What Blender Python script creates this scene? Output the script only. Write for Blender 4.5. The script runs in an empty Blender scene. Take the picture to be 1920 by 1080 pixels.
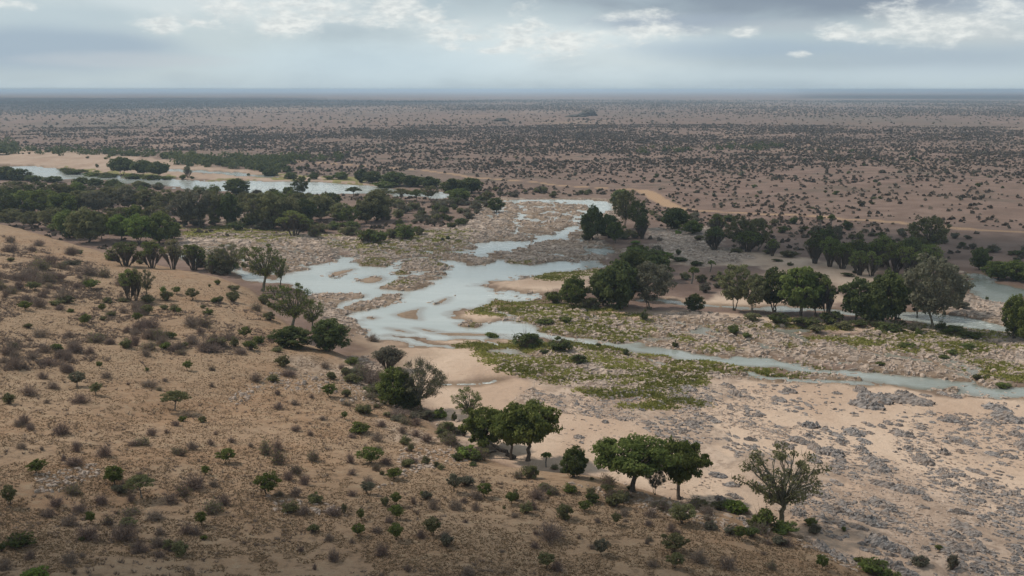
import bpy, bmesh, math, random
import numpy as np

# ------------------------------------------------------------------ camera, sky, sun, exposure
SC = bpy.context.scene
COL = SC.collection
F = 2060.0            # focal length in photo pixels (1920 wide)
CAMZ = 62.0
PITCH = math.atan((540 - 168) / F)
CA, SA = math.cos(PITCH), math.sin(PITCH)

cam_d = bpy.data.cameras.new('camera')
cam = bpy.data.objects.new('camera', cam_d)
COL.objects.link(cam)
cam.location = (0, 0, CAMZ)
cam.rotation_euler = (math.pi / 2 - PITCH, 0, 0)
cam_d.sensor_width = 36.0
cam_d.lens = F / 1920 * 36.0
cam_d.clip_start = 0.5
cam_d.clip_end = 200000
SC.camera = cam

SUN_EL = math.radians(46)
SUN_AZ = math.radians(-64)          # measured from +Y towards +X
SUNV = np.array([math.sin(SUN_AZ) * math.cos(SUN_EL), math.cos(SUN_AZ) * math.cos(SUN_EL), math.sin(SUN_EL)])
sun_d = bpy.data.lights.new('sun', 'SUN')
sun_d.energy = 3.4
sun_d.angle = math.radians(4)
sun_d.color = (1.0, 0.93, 0.82)
sun = bpy.data.objects.new('sun', sun_d)
COL.objects.link(sun)
sun.rotation_euler = (math.pi / 2 - SUN_EL, 0, -SUN_AZ + math.pi)
sun.location = (0, 0, 300)

SC.view_settings.view_transform = 'Standard'
SC.view_settings.look = 'None'
SC.view_settings.gamma = 1
SC.view_settings.exposure = 0.0
try:
    SC.view_settings.use_curve_mapping = False
except Exception:
    pass
cy = SC.cycles
cy.max_bounces = 6
cy.diffuse_bounces = 3
cy.glossy_bounces = 2
cy.transmission_bounces = 3
cy.volume_bounces = 1
cy.use_denoising = True
cy.sample_clamp_indirect = 4


def rayd(u, v):
    x = (np.asarray(u, float) - 960) / F
    y = (540 - np.asarray(v, float)) / F
    return np.stack([x, CA + y * SA, -SA + y * CA], -1)


def topx(x, y, z):
    zr = z - CAMZ
    dep = y * CA - zr * SA
    up = y * SA + zr * CA
    dep = np.where(dep < 1, 1, dep)
    return 960 + F * x / dep, 540 - F * up / dep, dep


def plane(u, v, z=0.0):
    d = rayd(u, v)
    t = (z - CAMZ) / d[..., 2]
    return np.stack([d[..., 0] * t, d[..., 1] * t], -1)


# ---- world: Nishita sky seen through a broken cloud deck, all a function of direction
class NT:
    def __init__(s, tree):
        s.t = tree

    def n(s, typ, **kw):
        nd = s.t.nodes.new(typ)
        for k, v in kw.items():
            setattr(nd, k, v)
        return nd

    def put(s, sock, val):
        if isinstance(val, bpy.types.NodeSocket):
            s.t.links.new(val, sock)
        elif isinstance(val, (tuple, list)) and len(val) == 3 and sock.type == 'RGBA':
            sock.default_value = (*val, 1)
        else:
            sock.default_value = val

    def m(s, op, a, b=0.0, c=0.0, clamp=False):
        nd = s.n('ShaderNodeMath', operation=op, use_clamp=clamp)
        s.put(nd.inputs[0], a); s.put(nd.inputs[1], b); s.put(nd.inputs[2], c)
        return nd.outputs[0]

    def mix(s, f, a, b, blend='MIX'):
        nd = s.n('ShaderNodeMix', data_type='RGBA', blend_type=blend)
        s.put(nd.inputs[0], f); s.put(nd.inputs[6], a); s.put(nd.inputs[7], b)
        return nd.outputs[2]

    def ss(s, x, lo, hi, a=0.0, b=1.0):
        nd = s.n('ShaderNodeMapRange', interpolation_type='SMOOTHSTEP')
        for i, v in enumerate((x, lo, hi, a, b)):
            s.put(nd.inputs[i], v)
        return nd.outputs[0]

    def noise(s, vec, scale, detail=4, rough=0.55, dist=0.0):
        nd = s.n('ShaderNodeTexNoise')
        s.put(nd.inputs['Vector'], vec)
        nd.inputs['Scale'].default_value = scale
        nd.inputs['Detail'].default_value = detail
        nd.inputs['Roughness'].default_value = rough
        nd.inputs['Distortion'].default_value = dist
        return nd.outputs[0]

    def vmul(s, vec, xyz):
        nd = s.n('ShaderNodeVectorMath', operation='MULTIPLY')
        s.put(nd.inputs[0], vec); nd.inputs[1].default_value = xyz
        return nd.outputs[0]

    def bump(s, h, strength, dist=1.0, normal=None):
        nd = s.n('ShaderNodeBump')
        s.put(nd.inputs['Strength'], strength)
        nd.inputs['Distance'].default_value = dist
        s.put(nd.inputs['Height'], h)
        if normal is not None:
            s.put(nd.inputs['Normal'], normal)
        return nd.outputs[0]


world = bpy.data.worlds.new('World')
SC.world = world
world.use_nodes = True
W = NT(world.node_tree)
world.node_tree.nodes.clear()
tc = W.n('ShaderNodeTexCoord')
dirv = tc.outputs['Generated']
sep = W.n('ShaderNodeSeparateXYZ')
W.put(sep.inputs[0], dirv)
az = W.m('ARCTAN2', sep.outputs[0], sep.outputs[1])
el = W.m('ARCSINE', sep.outputs[2])
sky = W.n('ShaderNodeTexSky', sky_type='NISHITA')
sky.sun_disc = False
sky.sun_elevation = SUN_EL
sky.sun_rotation = SUN_AZ
sky.altitude = 300
sky.dust_density = 2.5
cvec = W.vmul(dirv, (1, 1, 2.6))
nA = W.noise(cvec, 3.2, 5, 0.5, 0.2)
nB = W.noise(cvec, 11, 6, 0.55, 0.3)
nC = W.noise(cvec, 34, 7, 0.62, 0.2)
nD = W.noise(cvec, 90, 5, 0.6)


def angs(u, v):
    d = rayd(u, v)
    return math.atan2(d[0], d[1]), math.asin(d[2] / np.linalg.norm(d))


def blob(u, v, ru, rv, warp, nz):
    a0, e0 = angs(u, v)
    dx = W.m('DIVIDE', W.m('SUBTRACT', az, a0), ru / F)
    dy = W.m('DIVIDE', W.m('SUBTRACT', el, e0), rv / F)
    r = W.m('SQRT', W.m('ADD', W.m('MULTIPLY', dx, dx), W.m('MULTIPLY', dy, dy)))
    return W.m('ADD', W.m('SUBTRACT', 1.0, r), W.m('MULTIPLY', W.m('SUBTRACT', nz, 0.5), warp))


K = 10.0                                                    # background strength is 0.1


def kc(r, g, b):
    return (r * K * 1.16, g * K * 1.22, b * K * 1.22)


# stratus sheet, darker and lighter banks
bvec = W.vmul(dirv, (1, 1, 4.5))
nS = W.noise(bvec, 6, 4, 0.5, 0.5)
tone = W.m('ADD', W.m('MULTIPLY', nA, 0.5), W.m('ADD', W.m('MULTIPLY', nB, 0.3), W.m('MULTIPLY', nS, 0.2)))
lowc = W.mix(W.ss(tone, 0.38, 0.60), kc(0.395, 0.458, 0.508), kc(0.490, 0.548, 0.578))
base = W.mix(0.9, sky.outputs[0], lowc)
# big soft tones of the deck
broad_tones = [(1040, 80, 430, 85, 1.4, (0.63, 0.665, 0.675), 0.0, 0.9, 0.8),
         (720, 120, 420, 60, 1.0, (0.52, 0.60, 0.65), 0.0, 0.8, 0.6),
         (40, 92, 330, 60, 1.2, (0.29, 0.355, 0.44), 0.0, 0.7, 0.75),
         (200, 114, 300, 20, 1.9, (0.47, 0.49, 0.52), 0.1, 0.8, 0.6),
         (1480, -6, 700, 74, 2.0, (0.205, 0.24, 0.30), 0.0, 0.9, 0.92),
         (1240, 40, 330, 24, 1.9, (0.33, 0.375, 0.445), 0.1, 0.9, 0.65),
         (1480, 92, 420, 30, 1.9, (0.325, 0.395, 0.475), 0.0, 0.8, 0.65),
         (1720, 110, 480, 46, 1.6, (0.345, 0.40, 0.465), 0.0, 0.9, 0.75),
         (1900, 14, 260, 50, 1.6, (0.35, 0.385, 0.45), 0.1, 0.9, 0.55),
         (330, 4, 300, 26, 1.8, (0.57, 0.605, 0.625), 0.0, 0.7, 0.7),
         (120, 30, 260, 30, 1.7, (0.42, 0.485, 0.535), 0.0, 0.8, 0.5),
         (1400, 140, 800, 26, 1.2, (0.54, 0.60, 0.635), 0.0, 0.9, 0.45),
         (1770, 56, 230, 42, 1.9, (0.47, 0.49, 0.505), 0.0, 0.7, 0.75), (540, 24, 330, 46, 2.0, (0.58, 0.61, 0.62), 0.0, 0.8, 0.7), (1480, 50, 160, 20, 1.9, (0.40, 0.43, 0.47), 0.0, 0.8, 0.6)]
for (u, v, ru, rv, wp, c, lo, hi, amt) in broad_tones:
    f = W.ss(blob(u, v, ru, rv, wp, W.m('ADD', W.m('MULTIPLY', nB, 0.55), W.m('MULTIPLY', nS, 0.45))), lo, hi, 0.0, amt)
    base = W.mix(f, base, kc(*c))
# sunlit cumulus heads
puffs = [(305, 38, 46, 17), (372, 44, 34, 9), (530, 34, 66, 32), (575, 14, 60, 22), (430, 12, 60, 16), (720, 14, 90, 24), (690, 36, 70, 12),
         (842, 66, 46, 20), (880, 70, 46, 9), (936, 96, 40, 10), (800, 26, 30, 12), (990, 60, 60, 30), (1060, 80, 90, 26),
         (1225, 56, 70, 18), (1180, 30, 60, 12), (1395, 58, 30, 9), (1500, 102, 18, 6), (1580, 60, 46, 15), (1690, 30, 48, 24), (1725, 60, 40, 20),
         (1790, 54, 70, 26), (1880, 34, 70, 28), (1650, 64, 60, 14), (15, 8, 34, 12)]
nP = W.m('ADD', W.m('MULTIPLY', nC, 0.6), W.m('MULTIPLY', W.noise(cvec, 22, 6, 0.6, 0.6), 0.4))
pm = None
for (u, v, ru, rv) in puffs:
    b = blob(u, v, ru * 1.55, rv * 1.6, 3.4, nP)
    pm = b if pm is None else W.m('SMOOTH_MAX', pm, b, 0.10)
pf = W.ss(pm, 0.10, 0.95)
pcol = W.mix(W.ss(nD, 0.30, 0.66), kc(0.555, 0.565, 0.570), kc(0.735, 0.72, 0.70))
base = W.mix(W.m('MULTIPLY', pf, W.ss(nC, 0.25, 0.6, 0.55, 0.92)), base, pcol)
# the same deck goes on above the frame
hi = W.ss(el, 0.25, 0.60)
gen = W.mix(W.ss(nB, 0.40, 0.62), kc(0.24, 0.29, 0.36), kc(0.50, 0.52, 0.53))
base = W.mix(W.m('MULTIPLY', hi, 0.8), base, gen)
bg = W.n('ShaderNodeBackground')
W.put(bg.inputs[0], base)
bg.inputs[1].default_value = 0.1
wo = W.n('ShaderNodeOutputWorld')
world.node_tree.links.new(bg.outputs[0], wo.inputs[0])

# ------------------------------------------------------------------ helpers: noise, distance, meshes
RNG = np.random.default_rng(7)
random.seed(7)


def _hash(ix, iy, seed):
    h = (ix.astype(np.int64) * 374761393 + iy.astype(np.int64) * 668265263 + seed * 1442695041) & 0xFFFFFFFF
    h = ((h ^ (h >> 13)) * 1274126177) & 0xFFFFFFFF
    h = h ^ (h >> 16)
    return (h & 0xFFFFFF) / float(0xFFFFFF)


def vnoise(x, y, seed=0):
    ix, iy = np.floor(x), np.floor(y)
    fx, fy = x - ix, y - iy
    fx = fx * fx * fx * (fx * (fx * 6 - 15) + 10)
    fy = fy * fy * fy * (fy * (fy * 6 - 15) + 10)
    a = _hash(ix, iy, seed); b = _hash(ix + 1, iy, seed)
    c = _hash(ix, iy + 1, seed); d = _hash(ix + 1, iy + 1, seed)
    return a + (b - a) * fx + (c - a) * fy + (a - b - c + d) * fx * fy


def fbm(x, y, seed=0, oc=4, gain=0.5):
    s = 0; a = 1; t = 0
    for i in range(oc):
        s = s + a * vnoise(x * 2 ** i + 17.3 * i, y * 2 ** i - 9.1 * i, seed + i)
        t += a; a *= gain
    return s / t


def sstep(lo, hi, x):
    t = np.clip((x - lo) / (hi - lo), 0, 1)
    return t * t * (3 - 2 * t)


def seg_d2(px, py, a, b):
    vx, vy = b[0] - a[0], b[1] - a[1]
    L = vx * vx + vy * vy + 1e-9
    t = np.clip(((px - a[0]) * vx + (py - a[1]) * vy) / L, 0, 1)
    dx, dy = px - a[0] - t * vx, py - a[1] - t * vy
    return dx * dx + dy * dy


def poly_sdf(px, py, poly, margin=60.0, closed=True, hw=0.0):
    """signed distance (negative inside), clamped to +margin away from the polygon's box"""
    out = np.full(px.shape, margin)
    lo, hi_ = poly.min(0) - margin, poly.max(0) + margin
    idx = np.where((px > lo[0]) & (px < hi_[0]) & (py > lo[1]) & (py < hi_[1]))[0]
    if len(idx) == 0:
        return out
    X, Y = px[idx], py[idx]
    d2 = np.full(X.shape, 1e12)
    ins = np.zeros(X.shape, bool)
    n = len(poly)
    for i in range(n if closed else n - 1):
        a, b = poly[i], poly[(i + 1) % n]
        d2 = np.minimum(d2, seg_d2(X, Y, a, b))
        if closed:
            c = (a[1] > Y) != (b[1] > Y)
            xi = (b[0] - a[0]) * (Y - a[1]) / (b[1] - a[1] + 1e-12) + a[0]
            ins ^= c & (X < xi)
    d = np.sqrt(d2)
    d = np.where(ins, -d, d) - hw
    out[idx] = np.minimum(d, margin)
    return out


def P2(pts, z=0.0):
    a = np.array(pts, float)
    return plane(a[:, 0], a[:, 1], z)


def mesh_np(name, V, faces, tint=None, mats=None, fmat=None, smooth=False):
    """V (n,3); faces list of int arrays (m,k)"""
    me = bpy.data.meshes.new(name)
    V = np.ascontiguousarray(V, np.float32)
    me.vertices.add(len(V))
    me.vertices.foreach_set('co', V.ravel())
    faces = [np.asarray(f, np.int32) for f in faces if len(f)]
    loops = np.concatenate([f.ravel() for f in faces])
    counts = np.concatenate([np.full(len(f), f.shape[1], np.int32) for f in faces])
    starts = np.concatenate([[0], np.cumsum(counts)[:-1]]).astype(np.int32)
    me.loops.add(len(loops))
    me.loops.foreach_set('vertex_index', loops.astype(np.int32))
    me.polygons.add(len(counts))
    me.polygons.foreach_set('loop_start', starts)
    me.polygons.foreach_set('loop_total', counts)
    if fmat is not None:
        me.polygons.foreach_set('material_index', np.asarray(fmat, np.int32))
    me.polygons.foreach_set('use_smooth', np.full(len(counts), smooth))
    if tint is not None:
        at = me.attributes.new('tint', 'FLOAT', 'POINT')
        at.data.foreach_set('value', np.asarray(tint, np.float32))
    for m in (mats or []):
        me.materials.append(m)
    me.update(calc_edges=True)
    return me


def link(name, me, parent=None, loc=None):
    o = bpy.data.objects.new(name, me)
    COL.objects.link(o)
    if parent is not None:
        o.parent = parent
    if loc is not None:
        o.location = loc
    return o


class Geo:
    """collects quads/tris with a per-vertex tint and a material index"""
    def __init__(s):
        s.V = []; s.Q = []; s.T = []; s.tint = []; s.qm = []; s.tm = []; s.n = 0

    def add(s, V, quads=None, tris=None, tint=0.5, mat=0):
        V = np.asarray(V, float)
        s.V.append(V)
        s.tint.append(np.broadcast_to(np.asarray(tint, float), (len(V),)).copy())
        if quads is not None and len(quads):
            s.Q.append(np.asarray(quads) + s.n); s.qm.append(np.full(len(quads), mat))
        if tris is not None and len(tris):
            s.T.append(np.asarray(tris) + s.n); s.tm.append(np.full(len(tris), mat))
        s.n += len(V)

    def tube(s, pts, rad, sides=5, tint=0.5, mat=0):
        pts = np.asarray(pts, float); n = len(pts)
        rad = np.broadcast_to(np.asarray(rad, float), (n,))
        tan = np.gradient(pts, axis=0)
        tan /= np.linalg.norm(tan, axis=1)[:, None] + 1e-9
        ref = np.where(np.abs(tan[:, 2:3]) > 0.9, np.array([[1.0, 0, 0]]), np.array([[0, 0, 1.0]]))
        A = np.cross(tan, ref); A /= np.linalg.norm(A, axis=1)[:, None] + 1e-9
        B = np.cross(tan, A)
        th = np.arange(sides) / sides * 2 * np.pi
        V = pts[:, None] + rad[:, None, None] * (np.cos(th)[None, :, None] * A[:, None] + np.sin(th)[None, :, None] * B[:, None])
        V = V.reshape(-1, 3)
        q = []
        for i in range(n - 1):
            for j in range(sides):
                a = i * sides + j; b = i * sides + (j + 1) % sides
                q.append((a, b, b + sides, a + sides))
        s.add(V, q, None, tint, mat)

    def leaves(s, C, N, size, rng, tint=0.5, mat=0, asp=1.0):
        n = len(C)
        R = rng.normal(size=(n, 3))
        N = N / (np.linalg.norm(N, axis=1)[:, None] + 1e-9)
        A = np.cross(N, R); A /= np.linalg.norm(A, axis=1)[:, None] + 1e-9
        B = np.cross(N, A)
        sz = (np.broadcast_to(size, (n,)) * rng.uniform(0.55, 1.35, n))[:, None]
        A = A * sz * asp; B = B * sz
        j = lambda: rng.uniform(0.55, 1.15, (n, 1))
        V = np.stack([C - A * j() - B * j(), C + A * j() - B * j(), C + A * j() + B * j(), C - A * j() + B * j()], 1).reshape(-1, 3)
        q = np.arange(4 * n).reshape(n, 4)
        t = np.repeat(np.broadcast_to(tint, (n,)), 4)
        s.add(V, q, None, t, mat)

    def twigs(s, A, B, w, rng, tint=0.5, mat=0):
        """thin tapering triangles from A to B"""
        n = len(A)
        d = B - A
        side = np.cross(d, rng.normal(size=(n, 3)))
        side /= np.linalg.norm(side, axis=1)[:, None] + 1e-9
        w = np.broadcast_to(w, (n,))[:, None]
        V = np.stack([A - side * w, A + side * w, B], 1).reshape(-1, 3)
        s.add(V, None, np.arange(3 * n).reshape(n, 3), np.repeat(np.broadcast_to(tint, (n,)), 3), mat)

    def mesh(s, name, mats, smooth=False):
        fs = []; fm = []
        if s.Q:
            fs.append(np.concatenate(s.Q)); fm.append(np.concatenate(s.qm))
        if s.T:
            fs.append(np.concatenate(s.T)); fm.append(np.concatenate(s.tm))
        return mesh_np(name, np.concatenate(s.V), fs, np.concatenate(s.tint), mats, np.concatenate(fm), smooth)


# ------------------------------------------------------------------ materials
def new_mat(name):
    m = bpy.data.materials.new(name)
    m.use_nodes = True
    nt = NT(m.node_tree)
    m.node_tree.nodes.clear()
    out = nt.n('ShaderNodeOutputMaterial')
    return m, nt, out


def leaf_mat(name, dark, light, trans=0.3):
    m, t, out = new_mat(name)
    at = t.n('ShaderNodeAttribute', attribute_name='tint')
    oi = t.n('ShaderNodeObjectInfo')
    f = t.m('ADD', t.m('MULTIPLY', at.outputs['Fac'], 0.70), t.m('MULTIPLY', oi.outputs['Random'], 0.38), 0, True)
    c = t.mix(f, dark, light)
    hs = t.n('ShaderNodeHueSaturation')
    hs.inputs['Hue'].default_value = 0.5
    t.put(hs.inputs['Hue'], t.m('ADD', 0.485, t.m('MULTIPLY', oi.outputs['Random'], 0.03)))
    t.put(hs.inputs['Color'], c)
    d = t.n('ShaderNodeBsdfDiffuse'); t.put(d.inputs[0], hs.outputs[0])
    tr = t.n('ShaderNodeBsdfTranslucent'); t.put(tr.inputs[0], hs.outputs[0])
    mx = t.n('ShaderNodeMixShader'); mx.inputs[0].default_value = trans
    t.t.links.new(d.outputs[0], mx.inputs[1]); t.t.links.new(tr.outputs[0], mx.inputs[2])
    t.t.links.new(mx.outputs[0], out.inputs[0])
    return m


LEAF = {
    'dark': leaf_mat('dark_leaf', (0.048, 0.064, 0.026), (0.165, 0.182, 0.072), 0.45),
    'mid': leaf_mat('green_leaf', (0.072, 0.098, 0.028), (0.215, 0.238, 0.076), 0.45),
    'olive': leaf_mat('olive_leaf', (0.108, 0.112, 0.052), (0.255, 0.240, 0.122), 0.45),
    'bright': leaf_mat('bright_leaf', (0.105, 0.160, 0.036), (0.260, 0.325, 0.088), 0.45),
    'grey': leaf_mat('grey_green_leaf', (0.112, 0.108, 0.076), (0.235, 0.218, 0.156), 0.45),
    'far': leaf_mat('far_leaf', (0.064, 0.060, 0.042), (0.150, 0.128, 0.090), 0.15),
    'distant': leaf_mat('distant_leaf', (0.078, 0.066, 0.050), (0.165, 0.135, 0.102), 0.1),
}
TWIG = leaf_mat('dry_twig', (0.135, 0.098, 0.080), (0.275, 0.208, 0.172), 0.1)
SKIRT = leaf_mat('dead_palm_frond', (0.065, 0.053, 0.043), (0.165, 0.138, 0.115), 0.1)
STRAW = leaf_mat('dry_grass_blade', (0.140, 0.098, 0.056), (0.36, 0.265, 0.165), 0.2)
SEDGE = leaf_mat('sedge_blade', (0.100, 0.105, 0.024), (0.340, 0.310, 0.095), 0.3)


def bark_mat(name, a, b):
    m, t, out = new_mat(name)
    g = t.n('ShaderNodeNewGeometry')
    n = t.noise(t.vmul(g.outputs['Position'], (4, 4, 1.2)), 1.5, 4)
    c = t.mix(t.ss(n, 0.35, 0.65), a, b)
    p = t.n('ShaderNodeBsdfPrincipled')
    t.put(p.inputs['Base Color'], c); p.inputs['Roughness'].default_value = 0.9
    p.inputs['Specular IOR Level'].default_value = 0.2
    t.put(p.inputs['Normal'], t.bump(n, 0.5, 0.1))
    t.t.links.new(p.outputs[0], out.inputs[0])
    return m


BARK = bark_mat('brown_bark', (0.055, 0.042, 0.034), (0.125, 0.10, 0.08))
BARKY = bark_mat('grey_green_bark', (0.085, 0.078, 0.052), (0.17, 0.155, 0.115))
BARKG = bark_mat('grey_bark', (0.12, 0.105, 0.09), (0.22, 0.195, 0.17))
DEAD = bark_mat('charred_wood', (0.02, 0.017, 0.015), (0.10, 0.085, 0.072))


def rock_mat(name, a, b, c):
    m, t, out = new_mat(name)
    g = t.n('ShaderNodeNewGeometry')
    oi = t.n('ShaderNodeObjectInfo')
    pos = g.outputs['Position']
    rot = t.n('ShaderNodeVectorRotate', rotation_type='EULER_XYZ')
    t.put(rot.inputs['Vector'], pos)
    rot.inputs['Rotation'].default_value = (0.3, 0.5, 0.6)
    st = t.noise(t.vmul(rot.outputs[0], (0.35, 3.2, 2.0)), 1.3, 5, 0.6, 0.5)
    n2 = t.noise(pos, 0.8, 6, 0.6)
    col = t.mix(t.ss(st, 0.35, 0.65), a, b)
    col = t.mix(t.m('MULTIPLY', t.ss(n2, 0.48, 0.7), 0.7), col, c)
    col = t.mix(t.m('MULTIPLY', oi.outputs['Random'], 0.35), col, c)
    p = t.n('ShaderNodeBsdfPrincipled')
    t.put(p.inputs['Base Color'], col); p.inputs['Roughness'].default_value = 0.85
    p.inputs['Specular IOR Level'].default_value = 0.25
    t.put(p.inputs['Normal'], t.bump(st, 0.9, 0.25))
    t.t.links.new(p.outputs[0], out.inputs[0])
    return m


ROCKG = rock_mat('grey_schist', (0.070, 0.063, 0.062), (0.350, 0.318, 0.302), (0.300, 0.220, 0.170))
ROCKP = rock_mat('pink_gneiss', (0.25, 0.185, 0.145), (0.54, 0.425, 0.345), (0.38, 0.285, 0.225))


def ground_mat():
    m, t, out = new_mat('dry_ground')
    g = t.n('ShaderNodeNewGeometry')
    pos = g.outputs['Position']
    za = t.n('ShaderNodeAttribute', attribute_name='zone_a')
    zb = t.n('ShaderNodeAttribute', attribute_name='zone_b')
    sa = t.n('ShaderNodeSeparateColor'); t.put(sa.inputs[0], za.outputs['Color'])
    sb = t.n('ShaderNodeSeparateColor'); t.put(sb.inputs[0], zb.outputs['Color'])
    sand, rock, grass = sa.outputs[0], sa.outputs[1], sa.outputs[2]
    wet, road, hill = sb.outputs[0], sb.outputs[1], sb.outputs[2]
    far = za.outputs['Alpha']
    n1 = t.noise(pos, 0.012, 5, 0.55)
    n2 = t.noise(pos, 0.075, 6, 0.6, 0.3)
    n3 = t.noise(pos, 0.6, 6, 0.65)
    n4 = t.noise(pos, 2.6, 5, 0.7)
    # plain: brown soil with dead grass
    plain = t.mix(t.ss(n2, 0.36, 0.66), (0.150, 0.097, 0.076), (0.214, 0.144, 0.115))
    plain = t.mix(t.m('MULTIPLY', t.ss(n1, 0.45, 0.68), 0.5), plain, (0.185, 0.125, 0.095))
    nf = t.noise(t.vmul(pos, (1, 0.45, 1)), 0.0016, 5, 0.6)
    plain = t.mix(t.m('MULTIPLY', t.ss(nf, 0.52, 0.68), 0.45), plain, (0.34, 0.235, 0.155))
    plain = t.mix(t.m('MULTIPLY', t.ss(nf, 0.50, 0.34), t.m('MULTIPLY', far, 0.6)), plain, (0.13, 0.105, 0.082))
    n5 = t.noise(t.vmul(pos, (1, 0.6, 1)), 0.0045, 6, 0.6, 0.6)
    plain = t.mix(t.m('MULTIPLY', t.ss(n5, 0.55, 0.66), t.m('MULTIPLY', far, 0.6)), plain, (0.268, 0.183, 0.138))
    plain = t.mix(t.m('MULTIPLY', t.ss(n5, 0.44, 0.34), t.m('MULTIPLY', far, 0.55)), plain, (0.125, 0.088, 0.068))
    sp = t.noise(pos, 0.028, 6, 0.75)
    plain = t.mix(t.m('MULTIPLY', t.ss(sp, 0.53, 0.62), t.m('MULTIPLY', far, 0.75)), plain, (0.075, 0.068, 0.048))
    # near slope: orange soil, straw, grey litter
    hs = t.mix(t.ss(n2, 0.38, 0.64), (0.290, 0.178, 0.106), (0.316, 0.211, 0.136))
    hs = t.mix(t.m('MULTIPLY', t.ss(n1, 0.42, 0.62), 0.75), hs, (0.285, 0.195, 0.125))
    hs = t.mix(t.m('MULTIPLY', t.ss(n3, 0.50, 0.68), 0.65), hs, (0.340, 0.250, 0.165))
    hs = t.mix(t.m('MULTIPLY', t.ss(n3, 0.48, 0.32), 0.75), hs, (0.140, 0.092, 0.058))
    hs = t.mix(t.m('MULTIPLY', t.ss(n4, 0.55, 0.70), 0.7), hs, (0.095, 0.070, 0.050))
    col = t.mix(hill, plain, hs)
    # sand
    s1 = t.noise(t.vmul(pos, (1, 0.5, 1)), 0.05, 5, 0.6, 0.4)
    sc = t.mix(t.ss(s1, 0.35, 0.65), (0.440, 0.308, 0.224), (0.548, 0.408, 0.308))
    sc = t.mix(t.m('MULTIPLY', t.ss(n3, 0.54, 0.7), 0.45), sc, (0.34, 0.24, 0.165))
    sc = t.mix(t.m('MULTIPLY', t.ss(n4, 0.56, 0.68), 0.42), sc, (0.23, 0.16, 0.11))
    col = t.mix(sand, col, sc)
    # bedrock
    r1 = t.noise(t.vmul(pos, (1, 0.55, 1)), 0.22, 6, 0.65, 0.6)
    rc = t.mix(t.ss(r1, 0.36, 0.62), (0.185, 0.135, 0.105), (0.540, 0.420, 0.335))
    rc = t.mix(t.m('MULTIPLY', t.ss(n3, 0.52, 0.38), 0.85), rc, (0.085, 0.066, 0.053))  # dark of the crevices painted into the rock colour
    rc = t.mix(t.m('MULTIPLY', t.ss(n1, 0.52, 0.64), 0.3), rc, (0.33, 0.30, 0.28))
    col = t.mix(rock, col, rc)
    # green sedge and algae
    g1 = t.noise(t.vmul(pos, (0.6, 1.4, 1)), 0.16, 5, 0.6)
    gc = t.mix(t.ss(g1, 0.36, 0.64), (0.120, 0.112, 0.034), (0.275, 0.235, 0.092))
    gf = t.ss(t.m('ADD', grass, t.m('MULTIPLY', t.m('SUBTRACT', n3, 0.5), 0.5)), 0.35, 0.6)
    col = t.mix(gf, col, gc)
    # damp margins
    col = t.mix(t.m('MULTIPLY', wet, 0.9), col, t.mix(t.ss(n3, 0.35, 0.65), (0.115, 0.075, 0.045), (0.185, 0.125, 0.078)))
    # worn tracks
    rd = t.mix(n3, (0.30, 0.188, 0.112), (0.40, 0.265, 0.168))
    col = t.mix(road, col, rd)
    p = t.n('ShaderNodeBsdfPrincipled')
    t.put(p.inputs['Base Color'], col)
    t.put(p.inputs['Roughness'], 0.95)
    p.inputs['Specular IOR Level'].default_value = 0.15
    hgt = t.m('ADD', t.m('MULTIPLY', n3, 0.8), t.m('ADD', t.m('MULTIPLY', n4, 0.25), t.m('MULTIPLY', t.m('MULTIPLY', r1, rock), 1.6)))
    t.put(p.inputs['Normal'], t.bump(hgt, 0.7, 0.7))
    t.t.links.new(p.outputs[0], out.inputs[0])
    return m


GROUND = ground_mat()


def water_mat():
    m, t, out = new_mat('river_water')
    g = t.n('ShaderNodeNewGeometry')
    pos = g.outputs['Position']
    fa = t.n('ShaderNodeAttribute', attribute_name='foam')
    dark_refl = t.n('ShaderNodeAttribute', attribute_name='clear')
    w1 = t.noise(t.vmul(pos, (0.7, 1.2, 1)), 0.55, 4, 0.6, 0.6)
    w2 = t.noise(pos, 2.2, 3, 0.6)
    w0 = t.noise(t.vmul(pos, (0.4, 1.0, 1)), 0.035, 4, 0.55, 0.8)
    col = t.mix(t.ss(w0, 0.35, 0.65), (0.345, 0.360, 0.335), (0.440, 0.455, 0.430))
    sh = t.n('ShaderNodeAttribute', attribute_name='shallow')
    col = t.mix(t.m('MULTIPLY', sh.outputs['Fac'], 0.75), col, (0.205, 0.160, 0.115))
    col = t.mix(dark_refl.outputs['Fac'], col, (0.085, 0.115, 0.095))  # dark green reflections at right, painted into the water colour
    fn = t.noise(t.vmul(pos, (0.8, 1.6, 1)), 0.5, 5, 0.7, 1.0)
    fm = t.m('MULTIPLY', fa.outputs['Fac'], t.ss(fn, 0.50, 0.64))
    col = t.mix(fm, col, (0.72, 0.74, 0.70))
    p = t.n('ShaderNodeBsdfPrincipled')
    t.put(p.inputs['Base Color'], col)
    t.put(p.inputs['Roughness'], t.m('ADD', 0.14, t.m('MULTIPLY', fm, 0.6)))
    p.inputs['IOR'].default_value = 1.33
    hgt = t.m('ADD', w1, t.m('MULTIPLY', w2, 0.25))
    t.put(p.inputs['Normal'], t.bump(hgt, t.ss(w0, 0.35, 0.62, 0.12, 0.28), 0.4))
    t.t.links.new(p.outputs[0], out.inputs[0])
    return m


WATER = water_mat()

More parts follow.
